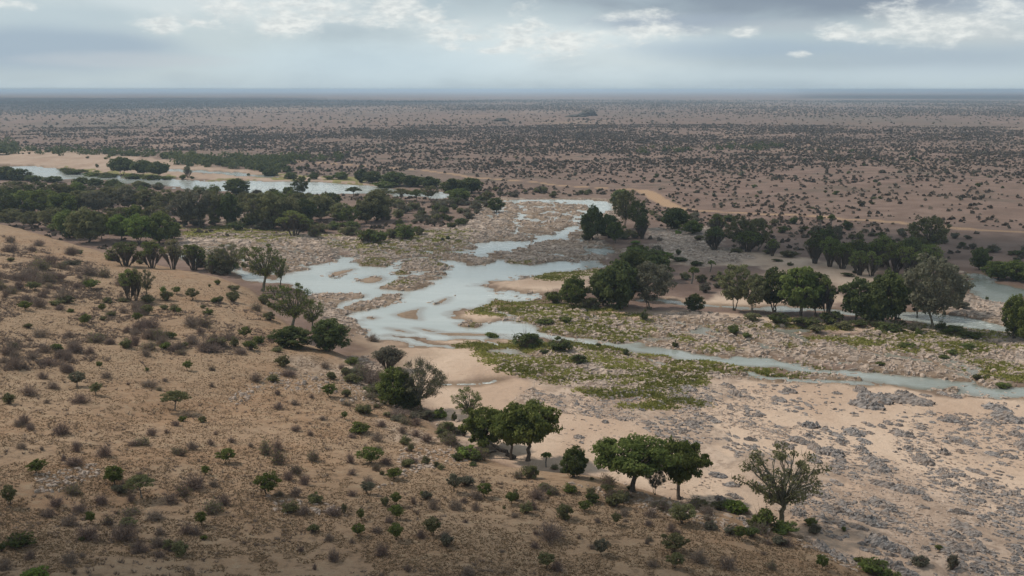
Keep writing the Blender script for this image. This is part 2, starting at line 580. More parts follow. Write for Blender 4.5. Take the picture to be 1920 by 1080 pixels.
# ------------------------------------------------------------------ the lie of the land
WATER_POLYS = [P2(p) for p in [
    # main pool
    [(500, 532), (520, 516), (547, 509), (600, 495), (630, 487), (660, 481), (695, 479), (720, 484), (755, 486), (800, 482), (840, 488), (880, 496), (905, 491),
     (938, 486), (1000, 495), (1060, 491), (1125, 488), (1130, 503), (1080, 507), (1020, 512), (960, 523), (935, 527), (900, 533), (893, 538), (925, 546), (960, 545), (1022, 551),
     (1024, 562), (985, 566), (945, 568), (915, 566), (900, 577), (880, 580), (858, 588), (850, 597), (880, 603), (962, 605), (1000, 614), (1020, 622), (1000, 630),
     (945, 636), (880, 637), (810, 634), (790, 631), (732, 626), (748, 633), (792, 640), (817, 647), (855, 651), (868, 656), (815, 652), (767, 649), (752, 643),
     (717, 633), (695, 621), (667, 611), (687, 598), (660, 590), (632, 582), (626, 574), (604, 562), (584, 550), (565, 542), (540, 535)],
    # lower channel to the right
    [(960, 608), (985, 614), (1020, 620), (1045, 627), (1075, 631), (1115, 638), (1150, 642), (1200, 646), (1260, 651), (1300, 661), (1350, 671), (1400, 672), (1440, 674),
     (1490, 681), (1540, 689), (1590, 695), (1652, 699), (1690, 708), (1752, 715), (1815, 715), (1840, 720), (1890, 724), (2000, 722), (2000, 762), (1920, 750), (1840, 742), (1790, 735),
     (1740, 726), (1690, 725), (1645, 717), (1600, 712), (1565, 703), (1500, 694), (1440, 688), (1390, 688), (1340, 684), (1290, 677), (1250, 669), (1200, 662), (1140, 656), (1110, 649), (1075, 641), (1020, 636), (960, 623)],
    [(1400, 694), (1440, 699), (1500, 706), (1560, 710), (1620, 715), (1650, 722), (1600, 721), (1515, 716), (1440, 708), (1390, 700)],
    # far-left reach
    [(-300, 306), (0, 307), (25, 310), (62, 311), (107, 315), (125, 323), (175, 327), (225, 332), (250, 336), (325, 336), (370, 340), (425, 339), (480, 341), (555, 341),
     (655, 346), (710, 350), (742, 357), (768, 360), (835, 361), (848, 368), (832, 372), (767, 368), (705, 363), (630, 363), (580, 363), (480, 366), (425, 358), (350, 354), (312, 348),
     (232, 344), (190, 335), (120, 337), (62, 331), (30, 323), (0, 322), (-300, 320)],
    [(310, 317), (350, 318.5), (400, 321), (485, 327.5), (540, 331), (535, 332.5), (478, 331), (400, 325.5), (350, 322), (312, 320.5)],
    # chute through the rock
    [(940, 375), (1000, 373), (1075, 374), (1152, 376), (1146, 393), (1130, 399), (1095, 412), (1082, 424), (1078, 436), (1042, 451), (1005, 461), (985, 459), (1022, 441), (1047, 432), (1072, 418), (1082, 405),
     (1095, 396), (1105, 386), (1060, 382), (1000, 380), (950, 381)],
    [(958, 430), (963, 406), (975, 397), (996, 404), (978, 412), (967, 428)],
    [(868, 478), (888, 457), (938, 453), (1000, 452), (1010, 461), (960, 468), (930, 470), (890, 477)],
    [(1098, 466), (1148, 460), (1150, 476), (1120, 481), (1095, 486)],
    # right arms
    [(1797, 536), (1808, 512), (1842, 514), (1850, 530), (1875, 534), (1915, 543), (1990, 545), (1990, 556), (1910, 553), (1882, 571), (1850, 566), (1820, 553)],
    [(1680, 588), (1715, 584), (1765, 588), (1815, 595), (1877, 605), (1905, 617), (1902, 626), (1840, 621), (1790, 617), (1727, 601), (1682, 594), (1600, 592), (1565, 586), (1500, 584), (1440, 585), (1430, 578), (1500, 576), (1570, 580), (1615, 586)],
]]
WATER_LINES = [(P2(p), hw) for p, hw in [
    ([(1190, 562), (1280, 567), (1350, 573), (1440, 580)], 1.2),
    ([(1250, 605), (1300, 608), (1335, 609), (1390, 612)], 1.0),
    ([(1462, 620), (1485, 621), (1512, 622)], 1.2),
    ([(1775, 634), (1800, 640), (1830, 638)], 1.0),
    ([(1770, 674), (1785, 669), (1815, 667), (1865, 668)], 0.7),
    ([(1780, 682), (1790, 690), (1802, 697), (1818, 706), (1830, 716)], 0.55),
    ([(1232, 695), (1272, 692), (1287, 699), (1327, 695), (1360, 700), (1400, 704), (1460, 709)], 0.7),
    ([(1260, 716), (1268, 709), (1280, 703), (1287, 699)], 0.35),
    ([(837, 722), (880, 722.5), (915, 717), (930, 711)], 0.42),
    ([(1008, 708), (1040, 712), (1062, 718)], 0.3),
    ([(895, 636), (930, 645), (960, 655)], 0.4),
    ([(1020, 441), (985, 438), (960, 432)], 1.6), ([(1062, 402), (1040, 408), (1015, 420)], 1.0), ([(1000, 386), (985, 395), (975, 398)], 1.6), ([(945, 385), (930, 398), (915, 412)], 1.5),
    ([(1050, 385), (1038, 393), (1020, 396), (1000, 404)], 1.2), ([(1085, 390), (1076, 397), (1062, 402)], 1.0),
    ([(1045, 412), (1030, 419), (1015, 425)], 0.9),
    ([(430, 408), (440, 420), (455, 427), (475, 432)], 1.4),
    ([(592, 452), (615, 449), (640, 452)], 1.3), ([(640, 462), (700, 460), (760, 466), (830, 462), (880, 470)], 1.6), ([(790, 474), (850, 470), (900, 478), (960, 484)], 1.6),
    ([(960, 470), (1020, 474), (1060, 484), (1090, 490)], 1.6), ([(1060, 455), (1090, 462), (1110, 470)], 1.4),
    ([(330, 475), (380, 490), (440, 505), (500, 528)], 3.0), ([(380, 470), (430, 482), (470, 500)], 1.6), ([(410, 455), (450, 470), (490, 490), (520, 512)], 1.4),
    ([(560, 470), (600, 474), (640, 480)], 1.0),
    ([(1000, 640), (1060, 650), (1100, 652)], 0.4),
]]
SANDBARS = [   # (outline, dryness 0 wet .. 1 dry sand, rocky)
    ([(623, 511), (630, 509), (652, 505), (664, 503), (665, 505), (650, 511), (632, 518), (624, 519)], 0.4, 0, 'thin tawny sandbar tapering to the right in the pale pool'),
    ([(674, 526), (690, 520), (705, 517.5), (720, 520), (721, 524), (712, 529), (700, 531), (685, 531)], 0.3, 0, 'oval brown sandbar alone in the middle of the pool'),
    ([(816, 570), (828, 562), (842, 557.5), (841, 562), (832, 569), (820, 571)], 0.1, 0, 'small dark brown leaf-shaped sandbar right of the wet shoals'),
    ([(740, 590), (760, 584), (780, 580), (792, 577), (786, 583), (784, 590), (788, 600), (770, 598), (755, 596)], 0.1, 0, 'dark wet sandbar with a hooked tip in the lower pool'),
    ([(644, 580), (670, 567), (697, 564), (708, 570), (713, 575), (705, 578), (685, 582), (660, 584)], 0.25, 1, 'stony brown shoal beside the left shore of the pool'),
    ([(700, 563), (725, 552), (755, 552), (745, 563), (718, 576), (712, 570)], 0.2, 1, 'stony brown shoal just right of a similar one, split by a thread of water'),
    ([(584, 550), (610, 550), (640, 551), (684, 552), (684, 557), (655, 562), (640, 566), (630, 574), (605, 563)], 0.45, 0.6, 'long sand spit reaching from the left shore into the pool'),
    ([(727, 615), (750, 618), (775, 624), (770, 625), (745, 621)], 0.1, 0, 'dark sliver of sand near the bottom of the pool'),
    ([(780, 615), (805, 618), (827, 622), (815, 623), (795, 620)], 0.1, 0, 'dark sliver of sand right of the lowest pool sliver'),
    ([(804, 624), (860, 624), (910, 626.5), (948, 628), (910, 631), (850, 630)], 0.15, 0, 'long dark sandbar lying along the lower edge of the pool'),
    ([(755, 646), (770, 646), (800, 650), (830, 654), (800, 653)], 0.1, 0, 'wet sand sliver inside the narrow outlet below the pool'),
    ([(687, 595.5), (700, 594), (706, 596), (698, 599)], 0.1, 0.5, 'tiny wet shoal off the left bank of the pool'),
    # rock and sedge islands
    ([(750, 501), (765, 490), (790, 486), (812, 484), (842, 502), (830, 507), (790, 508), (757, 507)], 0.6, 1, 'broad rock island with green sedge in the upper pool'),
    ([(740, 511), (750, 508), (775, 511), (765, 515), (745, 515)], 0.3, 1, 'small sedge-topped rock left of the smallest bars'),
    ([(792, 512), (835, 512.5), (837, 515), (795, 516.5)], 0.5, 1, 'low narrow rock island with a sandy edge in the pool'),
    ([(713, 541), (725, 536), (737, 530), (755, 520), (790, 519), (837, 520), (815, 524), (792, 526), (807, 532), (790, 543), (765, 545), (740, 543)], 0.5, 1, 'ragged cluster of rock ledges with sedge in mid pool'),
    ([(665, 488), (692, 480), (757, 483), (742, 489), (720, 500), (680, 498)], 0.5, 1, 'sedge-covered rock ledge by the upper edge of the pool'),
    ([(858, 606), (885, 604), (905, 609), (895, 614), (870, 612)], 0.4, 1, 'sedge hummock in the pool below the pale beach'),
    ([(1480, 697), (1520, 700), (1580, 706), (1625, 713), (1600, 714), (1530, 708), (1490, 703)], 0.5, 1, 'long rocky islet splitting the lower channel'),
    ([(1830, 720), (1870, 712), (1905, 722), (1890, 727), (1850, 727)], 0.3, 1, 'brown rocky islet in the lower channel near the right edge'),
    ([(1770, 732), (1790, 728), (1795, 733), (1778, 736)], 0.3, 1, 'small rock hump by the lower bank of the right channel'),
]
for s in SANDBARS:
    pass
SB_POLYS = [P2(s[0]) for s in SANDBARS]
SAND_POLYS = [P2(p) for p in [
    [(-300, 280), (0, 281), (100, 286), (200, 294), (275, 300), (350, 306), (400, 314), (480, 322), (600, 335), (720, 346), (700, 351), (560, 343), (480, 342), (325, 337), (230, 333), (120, 318), (0, 308), (-300, 306)],
    [(690, 625), (740, 640), (815, 655), (870, 658), (960, 666), (1020, 690), (990, 700), (920, 708), (830, 722), (780, 730), (730, 690), (680, 650)],
    [(790, 634), (880, 638), (960, 636), (960, 652), (880, 654), (820, 642)],
    [(780, 720), (860, 716), (960, 712), (1040, 722), (1100, 745), (1180, 760), (1280, 720), (1400, 708), (1500, 715), (1640, 722), (1700, 728), (1800, 740), (2000, 762), (2100, 900), (2100, 1250), (1700, 1200), (1450, 1000), (1180, 930), (1000, 905), (880, 850), (800, 780)],
    [(905, 535), (945, 523), (1010, 513), (1080, 508), (1130, 506), (1150, 520), (1060, 548), (1020, 550), (960, 543), (925, 545)],
    [(855, 597), (870, 588), (905, 578), (960, 580), (985, 592), (960, 604), (890, 601)],
    [(1180, 470), (1300, 465), (1420, 480), (1600, 500), (1660, 530), (1560, 540), (1440, 505), (1300, 500), (1220, 495)],
    [(1440, 480), (1520, 490), (1620, 520), (1700, 540), (1680, 560), (1560, 540), (1440, 520)],
    [(1240, 560), (1350, 560), (1440, 540), (1560, 556), (1560, 578), (1440, 576), (1330, 570), (1240, 566)],
    [(1080, 575), (1300, 590), (1500, 604), (1700, 616), (1700, 622), (1500, 618), (1300, 602), (1100, 590)],
    [(1780, 552), (1840, 566), (1900, 575), (1990, 575), (1990, 600), (1880, 600), (1780, 582)],
    [(1640, 660), (1740, 680), (1830, 690), (1830, 712), (1750, 710), (1660, 690)],
    [(1800, 660), (1900, 670), (1980, 690), (1980, 710), (1880, 700), (1810, 680)],
    [(940, 640), (1020, 648), (1060, 662), (1020, 668), (960, 662)],
]]
POOL = P2([(545, 512), (630, 490), (700, 486), (760, 494), (880, 500), (935, 492), (935, 522), (900, 560), (860, 600), (880, 632), (760, 632), (690, 612), (620, 570), (570, 542)])
ROCK_POLYS = [P2(p) for p in [
    [(960, 672), (1060, 664), (1200, 672), (1330, 692), (1260, 730), (1120, 728), (1010, 706)], [(1000, 584), (1100, 588), (1200, 604), (1160, 632), (1060, 624), (980, 604)], [(1590, 636), (1700, 618), (1850, 632), (1950, 660), (1930, 700), (1820, 690), (1700, 664)],
    [(900, 385), (950, 371), (1145, 374), (1156, 395), (1125, 455), (1160, 470), (1130, 492), (940, 490), (880, 496), (755, 487), (690, 480), (640, 470), (600, 492), (545, 508), (470, 500), (380, 490),
     (330, 462), (340, 440), (450, 450), (560, 440), (700, 447), (860, 428), (905, 400)],
    [(420, 400), (450, 385), (470, 440), (430, 440)],
    [(1220, 430), (1320, 428), (1330, 460), (1400, 490), (1300, 500), (1230, 470)],
    [(1280, 590), (1460, 620), (1640, 660), (1760, 690), (1830, 712), (1700, 706), (1600, 694), (1480, 676), (1400, 670), (1320, 660), (1260, 645), (1160, 640), (1200, 610)],
    [(1000, 712), (1100, 735), (1250, 740), (1290, 715), (1400, 705), (1500, 716), (1560, 725), (1500, 790), (1400, 900), (1300, 900), (1250, 850), (1180, 800), (1080, 780), (1010, 760)],
    [(1230, 690), (1300, 690), (1440, 700), (1500, 715), (1400, 712), (1290, 715)],
    [(1380, 770), (1900, 790), (2000, 800), (2050, 1200), (1700, 1130), (1560, 1030), (1440, 960), (1370, 880)],
    [(1850, 600), (1990, 605), (1990, 680), (1880, 665), (1820, 640)],
    [(1790, 575), (1830, 560), (1880, 575), (1890, 600), (1830, 598)],
    [(640, 690), (700, 680), (735, 715), (690, 760), (620, 730)],
    [(540, 720), (600, 700), (620, 720), (560, 735)],
    [(590, 555), (640, 570), (700, 600), (690, 618), (640, 612), (600, 585)],
    [(750, 835), (870, 850), (900, 860), (840, 870), (760, 850)],
]]
GRASS_POLYS = [P2(p) for p in [
    [(880, 582), (905, 568), (960, 563), (1030, 566), (1110, 578), (1210, 596), (1250, 616), (1190, 640), (1080, 632), (1020, 620), (960, 607), (900, 592)],
    [(866, 652), (940, 640), (1060, 650), (1180, 660), (1345, 688), (1300, 706), (1262, 736), (1180, 744), (1080, 728), (1000, 706), (950, 684), (890, 664)],
    [(1080, 640), (1150, 648), (1320, 676), (1330, 690), (1200, 676), (1090, 655)],
    [(1590, 628), (1700, 612), (1850, 626), (1940, 640), (1940, 664), (1820, 664), (1700, 662), (1600, 650)],
    [(1780, 668), (1880, 690), (1980, 690), (1980, 722), (1880, 716), (1800, 694)],
    [(330, 425), (460, 428), (560, 440), (560, 458), (470, 455), (340, 445)],
    [(560, 436), (700, 446), (870, 432), (890, 450), (760, 462), (620, 460)],
    [(1000, 508), (1130, 503), (1150, 515), (1060, 520), (1030, 530)],
    [(925, 492), (975, 484), (1005, 490), (960, 498), (930, 500)],
    [(755, 488), (815, 486), (840, 502), (790, 500)], [(668, 486), (757, 484), (720, 498)], [(740, 508), (775, 511), (745, 515)], [(730, 532), (790, 519), (770, 530), (745, 536)],
    [(1260, 630), (1330, 660), (1380, 660), (1340, 636)], [(1100, 738), (1240, 742), (1300, 760), (1180, 768)], [(1490, 676), (1560, 690), (1640, 704), (1560, 704), (1480, 690)], [(1380, 684), (1460, 696), (1540, 706), (1440, 708)],
    [(1460, 600), (1580, 612), (1580, 640), (1470, 626)], [(600, 440), (700, 452), (870, 440), (890, 470), (760, 478), (640, 470)], [(1150, 655), (1300, 680), (1400, 682), (1350, 694), (1240, 684)],
    [(1440, 640), (1500, 640), (1560, 655), (1500, 660)],
    [(1340, 614), (1420, 616), (1450, 632), (1360, 630)],
    [(720, 335), (480, 325), (480, 333), (600, 343), (700, 347)],
    [(400, 338), (540, 340), (660, 345), (540, 337), (430, 335)],
    [(110, 314), (330, 330), (328, 338), (180, 328)],
    [(850, 602), (905, 606), (890, 616), (858, 610)],
]]
ROAD_LINES = [(P2(p), hw) for p, hw in [
    ([(500, 300), (530, 306), (600, 309), (680, 315), (740, 319), (800, 323), (860, 332), (890, 337), (1000, 345), (1060, 352), (1120, 356), (1180, 359), (1208, 362), (1228, 370), (1245, 383), (1265, 391), (1300, 397),
      (1360, 401), (1440, 405), (1520, 409), (1600, 417), (1660, 421), (1720, 427), (1790, 434), (1850, 439), (1990, 444)], 2.1),
    ([(1205, 362), (1225, 369), (1242, 381), (1262, 390)], 4.2),
]]
PATHS = [[(340, 985), (395, 960), (440, 925), (470, 900)], [(200, 1075), (300, 1045), (420, 1010), (560, 965), (700, 935), (840, 915)],
         [(560, 1010), (620, 985), (690, 960)], [(60, 560), (150, 540), (260, 520), (380, 530), (480, 560)], [(1040, 960), (1150, 945), (1250, 955), (1340, 975)],
         [(200, 860), (240, 850), (300, 835)]]
HILL_PX = [(-700, 396), (-300, 415), (0, 428), (60, 440), (120, 458), (200, 480), (290, 502), (400, 520), (480, 548), (520, 590), (580, 650), (650, 672), (700, 720), (740, 775), (800, 800), (870, 850), (960, 893),
           (1060, 908), (1180, 926), (1300, 962), (1400, 988), (1500, 1008), (1580, 1052), (1650, 1090), (1800, 1200)]
HILL = np.concatenate([P2(HILL_PX), np.array([[70, 60], [110, 0], [140, -300], [-1200, -500], [-1500, 200]])])


def water_sd(x, y):
    r = np.hypot(x, y)
    amp = 0.5 + 0.0035 * r
    wx = x + (fbm(x / 9, y / 9, 11, 4) - 0.5) * 5 * amp + (fbm(x / 2.2, y / 3, 13, 3) - 0.5) * 1.6 * amp
    wy = y + (fbm(x / 11, y / 9, 23, 4) - 0.5) * 7 * amp + (fbm(x / 2.4, y / 3, 27, 3) - 0.5) * 2.2 * amp
    d = np.full(x.shape, 120.0)
    for p in WATER_POLYS:
        d = np.minimum(d, poly_sdf(wx, wy, p, 120.0))
    for p, hw in WATER_LINES:
        q = poly_sdf(x + (wx - x) * 0.7, y + (wy - y) * 0.7, p, 60.0, False, hw)
        d = np.minimum(d, q)
    return d, wx, wy


def bars(wx, wy):
    d = np.full(wx.shape, 60.0); dry = np.full(wx.shape, 0.5); rk = np.zeros(wx.shape); which = np.full(wx.shape, -1)
    for i, p in enumerate(SB_POLYS):
        q = poly_sdf(wx, wy, p, 60.0)
        m = q < d
        d = np.where(m, q, d); dry = np.where(m, SANDBARS[i][1], dry); rk = np.where(m, SANDBARS[i][2], rk); which = np.where(m, i, which)
    return d, dry, rk, which


def soft(polys, x, y, w, margin=60.0):
    d = np.full(x.shape, margin)
    for p in polys:
        d = np.minimum(d, poly_sdf(x, y, p, margin))
    return d


def terrain(x, y):
    """height and surface zones at world points"""
    r = np.hypot(x, y)
    dw0, wx, wy = water_sd(x, y)
    db, dry, rk, which = bars(x + (wx - x) * 0.22, y + (wy - y) * 0.22)
    d_rap = soft(THREAD_POLYS, x, y, 1)
    chute = poly_sdf(x, y, THREAD_POLYS[0], 60.0) < 0
    ca_, sa_ = math.cos(0.5), math.sin(0.5)
    xr, yr = x * ca_ + y * sa_, -x * sa_ + y * ca_
    thr = np.abs(fbm(xr / 15, yr / 46, 131, 4) - 0.5)
    thr = np.where((d_rap < 0) & (fbm(x / 60, y / 80, 137, 3) > 0.33), (thr - np.where(chute, 0.042, 0.030)) * 26, 50.0)
    dw0 = np.minimum(dw0, np.maximum(thr, d_rap * 0.5))
    dw = np.maximum(dw0, -db)
    nz = fbm(x / 14, y / 14, 5, 4) - 0.5
    px_w = 1.0 + r * 0.006
    gx, gy = x + (wx - x) * 1.2, y + (wy - y) * 1.2
    d_rock = soft(ROCK_POLYS, gx, gy, 1); d_sand = soft(SAND_POLYS, gx, gy, 1); d_grass = soft(GRASS_POLYS, gx, gy, 1)
    rock = 1 - sstep(-3, 5, d_rock + nz * 10)
    sand = 1 - sstep(-3, 4, d_sand + nz * 6)
    band = fbm(x / 18, y / 3.6, 77, 4, 0.6)
    grass = (1 - sstep(-4, 4, d_grass + nz * 12)) * sstep(0.45, 0.53, band * 0.7 + fbm(x / 6, y / 2.4, 79, 4) * 0.3)
    bar = db < 0
    d_bed = soft(BED_POLYS, gx, gy, 1)
    patch = sstep(0.52, 0.62, fbm(x / 11, y / 17, 171, 4))
    rock = np.where(d_bed < 0, rock * patch * 0.4, rock)
    rock = np.where(bar, rk, np.where(dw0 < -1.0, rock * 0.25, rock))
    sand = np.where(bar, 1.0, sand * (1 - rock * 0.55)) * (1 - 0.42 * sstep(560, 800, r))
    # heights
    h = np.where(dw < 0, np.maximum(-0.9, 0.26 * dw - 0.06), np.minimum(0.42, 0.085 * dw))
    rn = 1 - np.abs(2 * fbm(x / 5.5, y / 8.5, 41, 4) - 1)
    rn2 = 1 - np.abs(2 * fbm(x / 17, y / 22, 43, 3) - 1)
    h = h + rock * (rn * 0.75 + rn2 * 0.9 - 0.95) * np.where(dw < 0, 0.30, 0.85) + rock * np.where(dw < 0, 0.02, 0.15)
    d_pool = poly_sdf(x, y, POOL, 60.0)
    h = np.where((d_pool < 0) & (dw < 0), np.minimum(h, -0.12 + 0.05 * nz), h)
    h = np.where((rock > 0.3) & (dw > 1.2), np.maximum(h, 0.06), h)
    h = np.where((rock <= 0.3) & (dw > 0.6), np.maximum(h, 0.05), h)
    h = h + grass * 0.15 * (band - 0.3)
    land = sstep(6, 60, dw)
    h = h + land * (fbm(x / 40, y / 40, 3, 4) * 1.0)
    # hill
    dh = -poly_sdf(x, y, HILL, 400.0)
    inside = np.maximum(dh + nz * 6, 0)
    hz = 2.2 * (1 - np.exp(-inside / 5)) + 0.115 * inside
    hz = hz + np.minimum(inside / 10, 1) * ((fbm(x / 26, y / 26, 61, 4) - 0.5) * 2.6 + (fbm(x / 5, y / 5, 67, 3) - 0.5) * 0.35)
    hz = hz + np.maximum(0, 105 - r) * 0.30
    hill = sstep(-2, 4, dh + nz * 8)
    h = np.where(inside > 0, np.maximum(h, 0.1) + hz, h)
    hillz = np.where(r > 620, 0, hill)
    # far country
    offw = sstep(25, 118, dw0)
    hf = sstep(480, 800, r) * 4.0 * fbm(x / 210, y / 210, 81, 4) + sstep(650, 1100, r) * 7 * fbm(x / 260 + 9, y / 190, 82, 3) + sstep(900, 2500, r) * 11 * fbm(x / 800, y / 800, 83, 4)
    hf = hf + sstep(4000, 12000, r) * 12 * fbm(x / 5000, y / 5000, 85, 3)
    azr = np.arctan2(x, np.maximum(y, 1))
    wob = (fbm(x / 300, y / 300, 87, 3) - 0.5)
    qr = r - 1060 + wob * 500
    hf = hf + 21 * np.exp(-(qr / np.where(qr > 0, 95, 330)) ** 2) * sstep(0.10, 0.40, azr + wob * 0.15) + 6 * np.exp(-((r - 720 + wob * 300) / 110) ** 2) * sstep(0.02, 0.2, azr) + 9 * np.exp(-((r - 1750 + wob * 900) / np.where(r - 1750 + wob * 900 > 0, 130, 400)) ** 2) * sstep(-0.25, 0.1, azr + wob * 0.3)
    hf = hf + sstep(15000, 32000, r) * sstep(-0.05, 0.42, azr) * 26
    h = h + hf * offw * (dh < 0)
    # road and paths
    rdist = np.full(x.shape, 50.0)
    for p, hw in ROAD_LINES:
        rdist = np.minimum(rdist, poly_sdf(x + nz * 3, y + nz * 5, p, 50.0, False, hw))
    road = 1 - sstep(-0.8, 1.6, rdist)
    pth = np.zeros(x.shape)
    for p in PATH_W:
        q = poly_sdf(x + nz * 3, y + nz * 3, p, 20.0, False, 0.0)
        pth = np.maximum(pth, 1 - sstep(0.2, 1.1, q))
    wetb = np.where(bar, 1 - dry, 0)
    # damp margin plus the brown damp flat by the left bank
    damp = (1 - sstep(0.4, 4.5, dw + nz * 3)) * (dw0 < 40)
    d_flat = poly_sdf(gx, gy, DAMP, 60.0)
    damp = np.maximum(damp * 0.8, (1 - sstep(-4, 6, d_flat + nz * 8)) * 0.62)
    wet = np.maximum(wetb * 0.95, damp * (1 - hillz))
    far = sstep(420, 900, r)
    return dict(h=h, sand=sand * (1 - hillz), rock=rock * np.where(hillz > 0.5, 0.55, 1), grass=grass * (1 - hillz), wet=wet, road=np.maximum(road, pth * 0.35), roadz=road, hill=hillz, far=far, dw=dw, dw0=dw0, which=np.where(bar, which, -1), dh=dh)


THREAD2 = [(900, 655), (1060, 655), (1250, 672), (1340, 690), (1240, 712), (1150, 722), (1020, 700), (930, 676)]
BED_POLYS = [P2([(1000, 712), (1100, 735), (1250, 740), (1290, 715), (1400, 705), (1500, 716), (1700, 728), (2000, 765), (2100, 900), (2100, 1250), (1600, 1100), (1400, 1000), (1300, 960), (1180, 830), (1010, 775)])]
THREAD_POLYS = [P2(p) for p in [[(905, 388), (950, 373), (1145, 376), (1140, 396), (1090, 420), (1110, 455), (1150, 466), (1128, 490), (945, 486), (890, 488), (700, 482), (660, 470), (760, 462), (870, 455), (930, 450), (900, 420)],
    [(380, 445), (470, 440), (560, 458), (640, 470), (600, 490), (540, 508), (500, 522), (400, 505), (340, 480)],
    [(1100, 620), (1260, 600), (1460, 618), (1700, 668), (1840, 690), (1900, 720), (1700, 700), (1480, 672), (1300, 655), (1180, 640)], THREAD2, [(900, 585), (960, 570), (1100, 585), (1200, 602), (1150, 628), (1040, 618), (960, 604)], [(1590, 630), (1840, 630), (1940, 650), (1940, 700), (1820, 690), (1700, 665)]]]
DAMP = P2([(650, 612), (700, 622), (750, 645), (760, 655), (790, 672), (760, 690), (730, 700), (690, 680), (650, 650)])
# worn paths lie on the slope: first guess on a plane at the slope's typical height
PATH_W = []
for p in PATHS:
    a = np.array(p, float)
    w = plane(a[:, 0], a[:, 1], 8.0)
    PATH_W.append(w)

# ground sheet: a fan of strips whose spacing grows with distance
dense = np.arange(-31.5, 31.5001, 0.062)
coarse = np.arange(31.5 + 3.3, 328.4 - 0.1, 3.3)
ANG = np.radians(np.concatenate([dense, coarse]))
vv = np.arange(1400, 176, -2.2)
rr = CAMZ / ((vv - 168) / F)
RAD = np.concatenate([[0.6, 8, 20, 35, 50, 65, 78, 88, 96], rr[rr > 103], [19000, 23000, 29000, 37000, 48000]])
NA, NR = len(ANG), len(RAD)
NDENSE = len(dense)
AA, RRg = np.meshgrid(ANG, RAD, indexing='ij')
GX, GY = (np.sin(AA) * RRg).ravel(), (np.cos(AA) * RRg).ravel()
T = terrain(GX, GY)
GZ = T['h']
gi = np.arange(NA * NR).reshape(NA, NR)
q = np.stack([gi[:, :-1], np.roll(gi, -1, 0)[:, :-1], np.roll(gi, -1, 0)[:, 1:], gi[:, 1:]], -1).reshape(-1, 4)
q = q[:, ::-1]
GV = np.stack([GX, GY, GZ], -1)


def zone_face(key):
    return T[key][q].mean(1)


fz_hill, fz_road, fz_sand, fz_rock = zone_face('hill'), zone_face('roadz'), zone_face('sand'), zone_face('rock')
fwhich = T['which'][q].max(1)
kind = np.zeros(len(q), int)                                  # 0 plain
kind[fz_sand > 0.5] = 1
kind[fz_rock > 0.55] = 2
kind[fz_hill > 0.5] = 3
kind[fz_road > 0.5] = 4
kind[fwhich >= 0] = 10 + fwhich[fwhich >= 0]
ZA = np.stack([T['sand'], T['rock'], T['grass'], T['far']], -1).astype(np.float32)
ZB = np.stack([T['wet'], T['road'], T['hill'], np.ones(NA * NR)], -1).astype(np.float32)


def ground_piece(name, sel, label):
    f = q[sel]
    ids, inv = np.unique(f, return_inverse=True)
    me = mesh_np(name, GV[ids], [inv.reshape(-1, 4)], None, [GROUND], None, True)
    for nm, arr in (('zone_a', ZA), ('zone_b', ZB)):
        at = me.attributes.new(nm, 'FLOAT_COLOR', 'POINT')
        at.data.foreach_set('color', np.ascontiguousarray(arr[ids]).ravel())
    o = link(name, me)
    o['kind'] = 'structure'
    o['label'] = label
    return o


ground_piece('plain', kind == 0, 'dry brown scrub plain running out to the horizon')
ground_piece('sandy_riverbed', kind == 1, 'pale pink sand of the dry riverbed')
ground_piece('rocky_riverbed', kind == 2, 'bare bedrock and rubble of the riverbed')
ground_piece('hillside', kind == 3, 'dry tawny hillside in the left foreground')
ground_piece('dirt_road', kind == 4, 'orange dirt road winding past the far bank')
for i, s in enumerate(SANDBARS):
    if (kind == 10 + i).any():
        ground_piece('sandbar' if s[2] < 1 else 'rock_island', kind == 10 + i, s[3])

Zg = GZ.reshape(NA, NR)
A0, AST = ANG[0], ANG[1] - ANG[0]


def ground_z(x, y):
    """height of the ground mesh inside the dense fan"""
    x = np.asarray(x, float); y = np.asarray(y, float)
    a = (np.arctan2(x, y) - A0) / AST
    a = np.clip(a, 0, NDENSE - 1.001)
    r = np.clip(np.hypot(x, y), RAD[0], RAD[-1] - 1)
    j = np.clip(np.searchsorted(RAD, r) - 1, 0, NR - 2)
    i = a.astype(int)
    fa = a - i; fr = (r - RAD[j]) / (RAD[j + 1] - RAD[j])
    return (Zg[i, j] * (1 - fa) * (1 - fr) + Zg[i + 1, j] * fa * (1 - fr) + Zg[i, j + 1] * (1 - fa) * fr + Zg[i + 1, j + 1] * fa * fr)


def ground_at(u, v):
    """the ground point seen at a photo pixel"""
    d = rayd(u, v)
    z = np.zeros(np.shape(u))
    for _ in range(60):
        t = (z - CAMZ) / d[..., 2]
        zn = ground_z(d[..., 0] * t, d[..., 1] * t)
        z = z + 0.5 * (zn - z)
    t = (z - CAMZ) / d[..., 2]
    x, y = d[..., 0] * t, d[..., 1] * t
    return x, y, ground_z(x, y)


def zone_at(x, y, key):
    a = np.clip((np.arctan2(x, y) - A0) / AST, 0, NDENSE - 1).astype(int)
    j = np.clip(np.searchsorted(RAD, np.hypot(x, y)) - 1, 0, NR - 2)
    return T[key].reshape(NA, NR)[a, j]


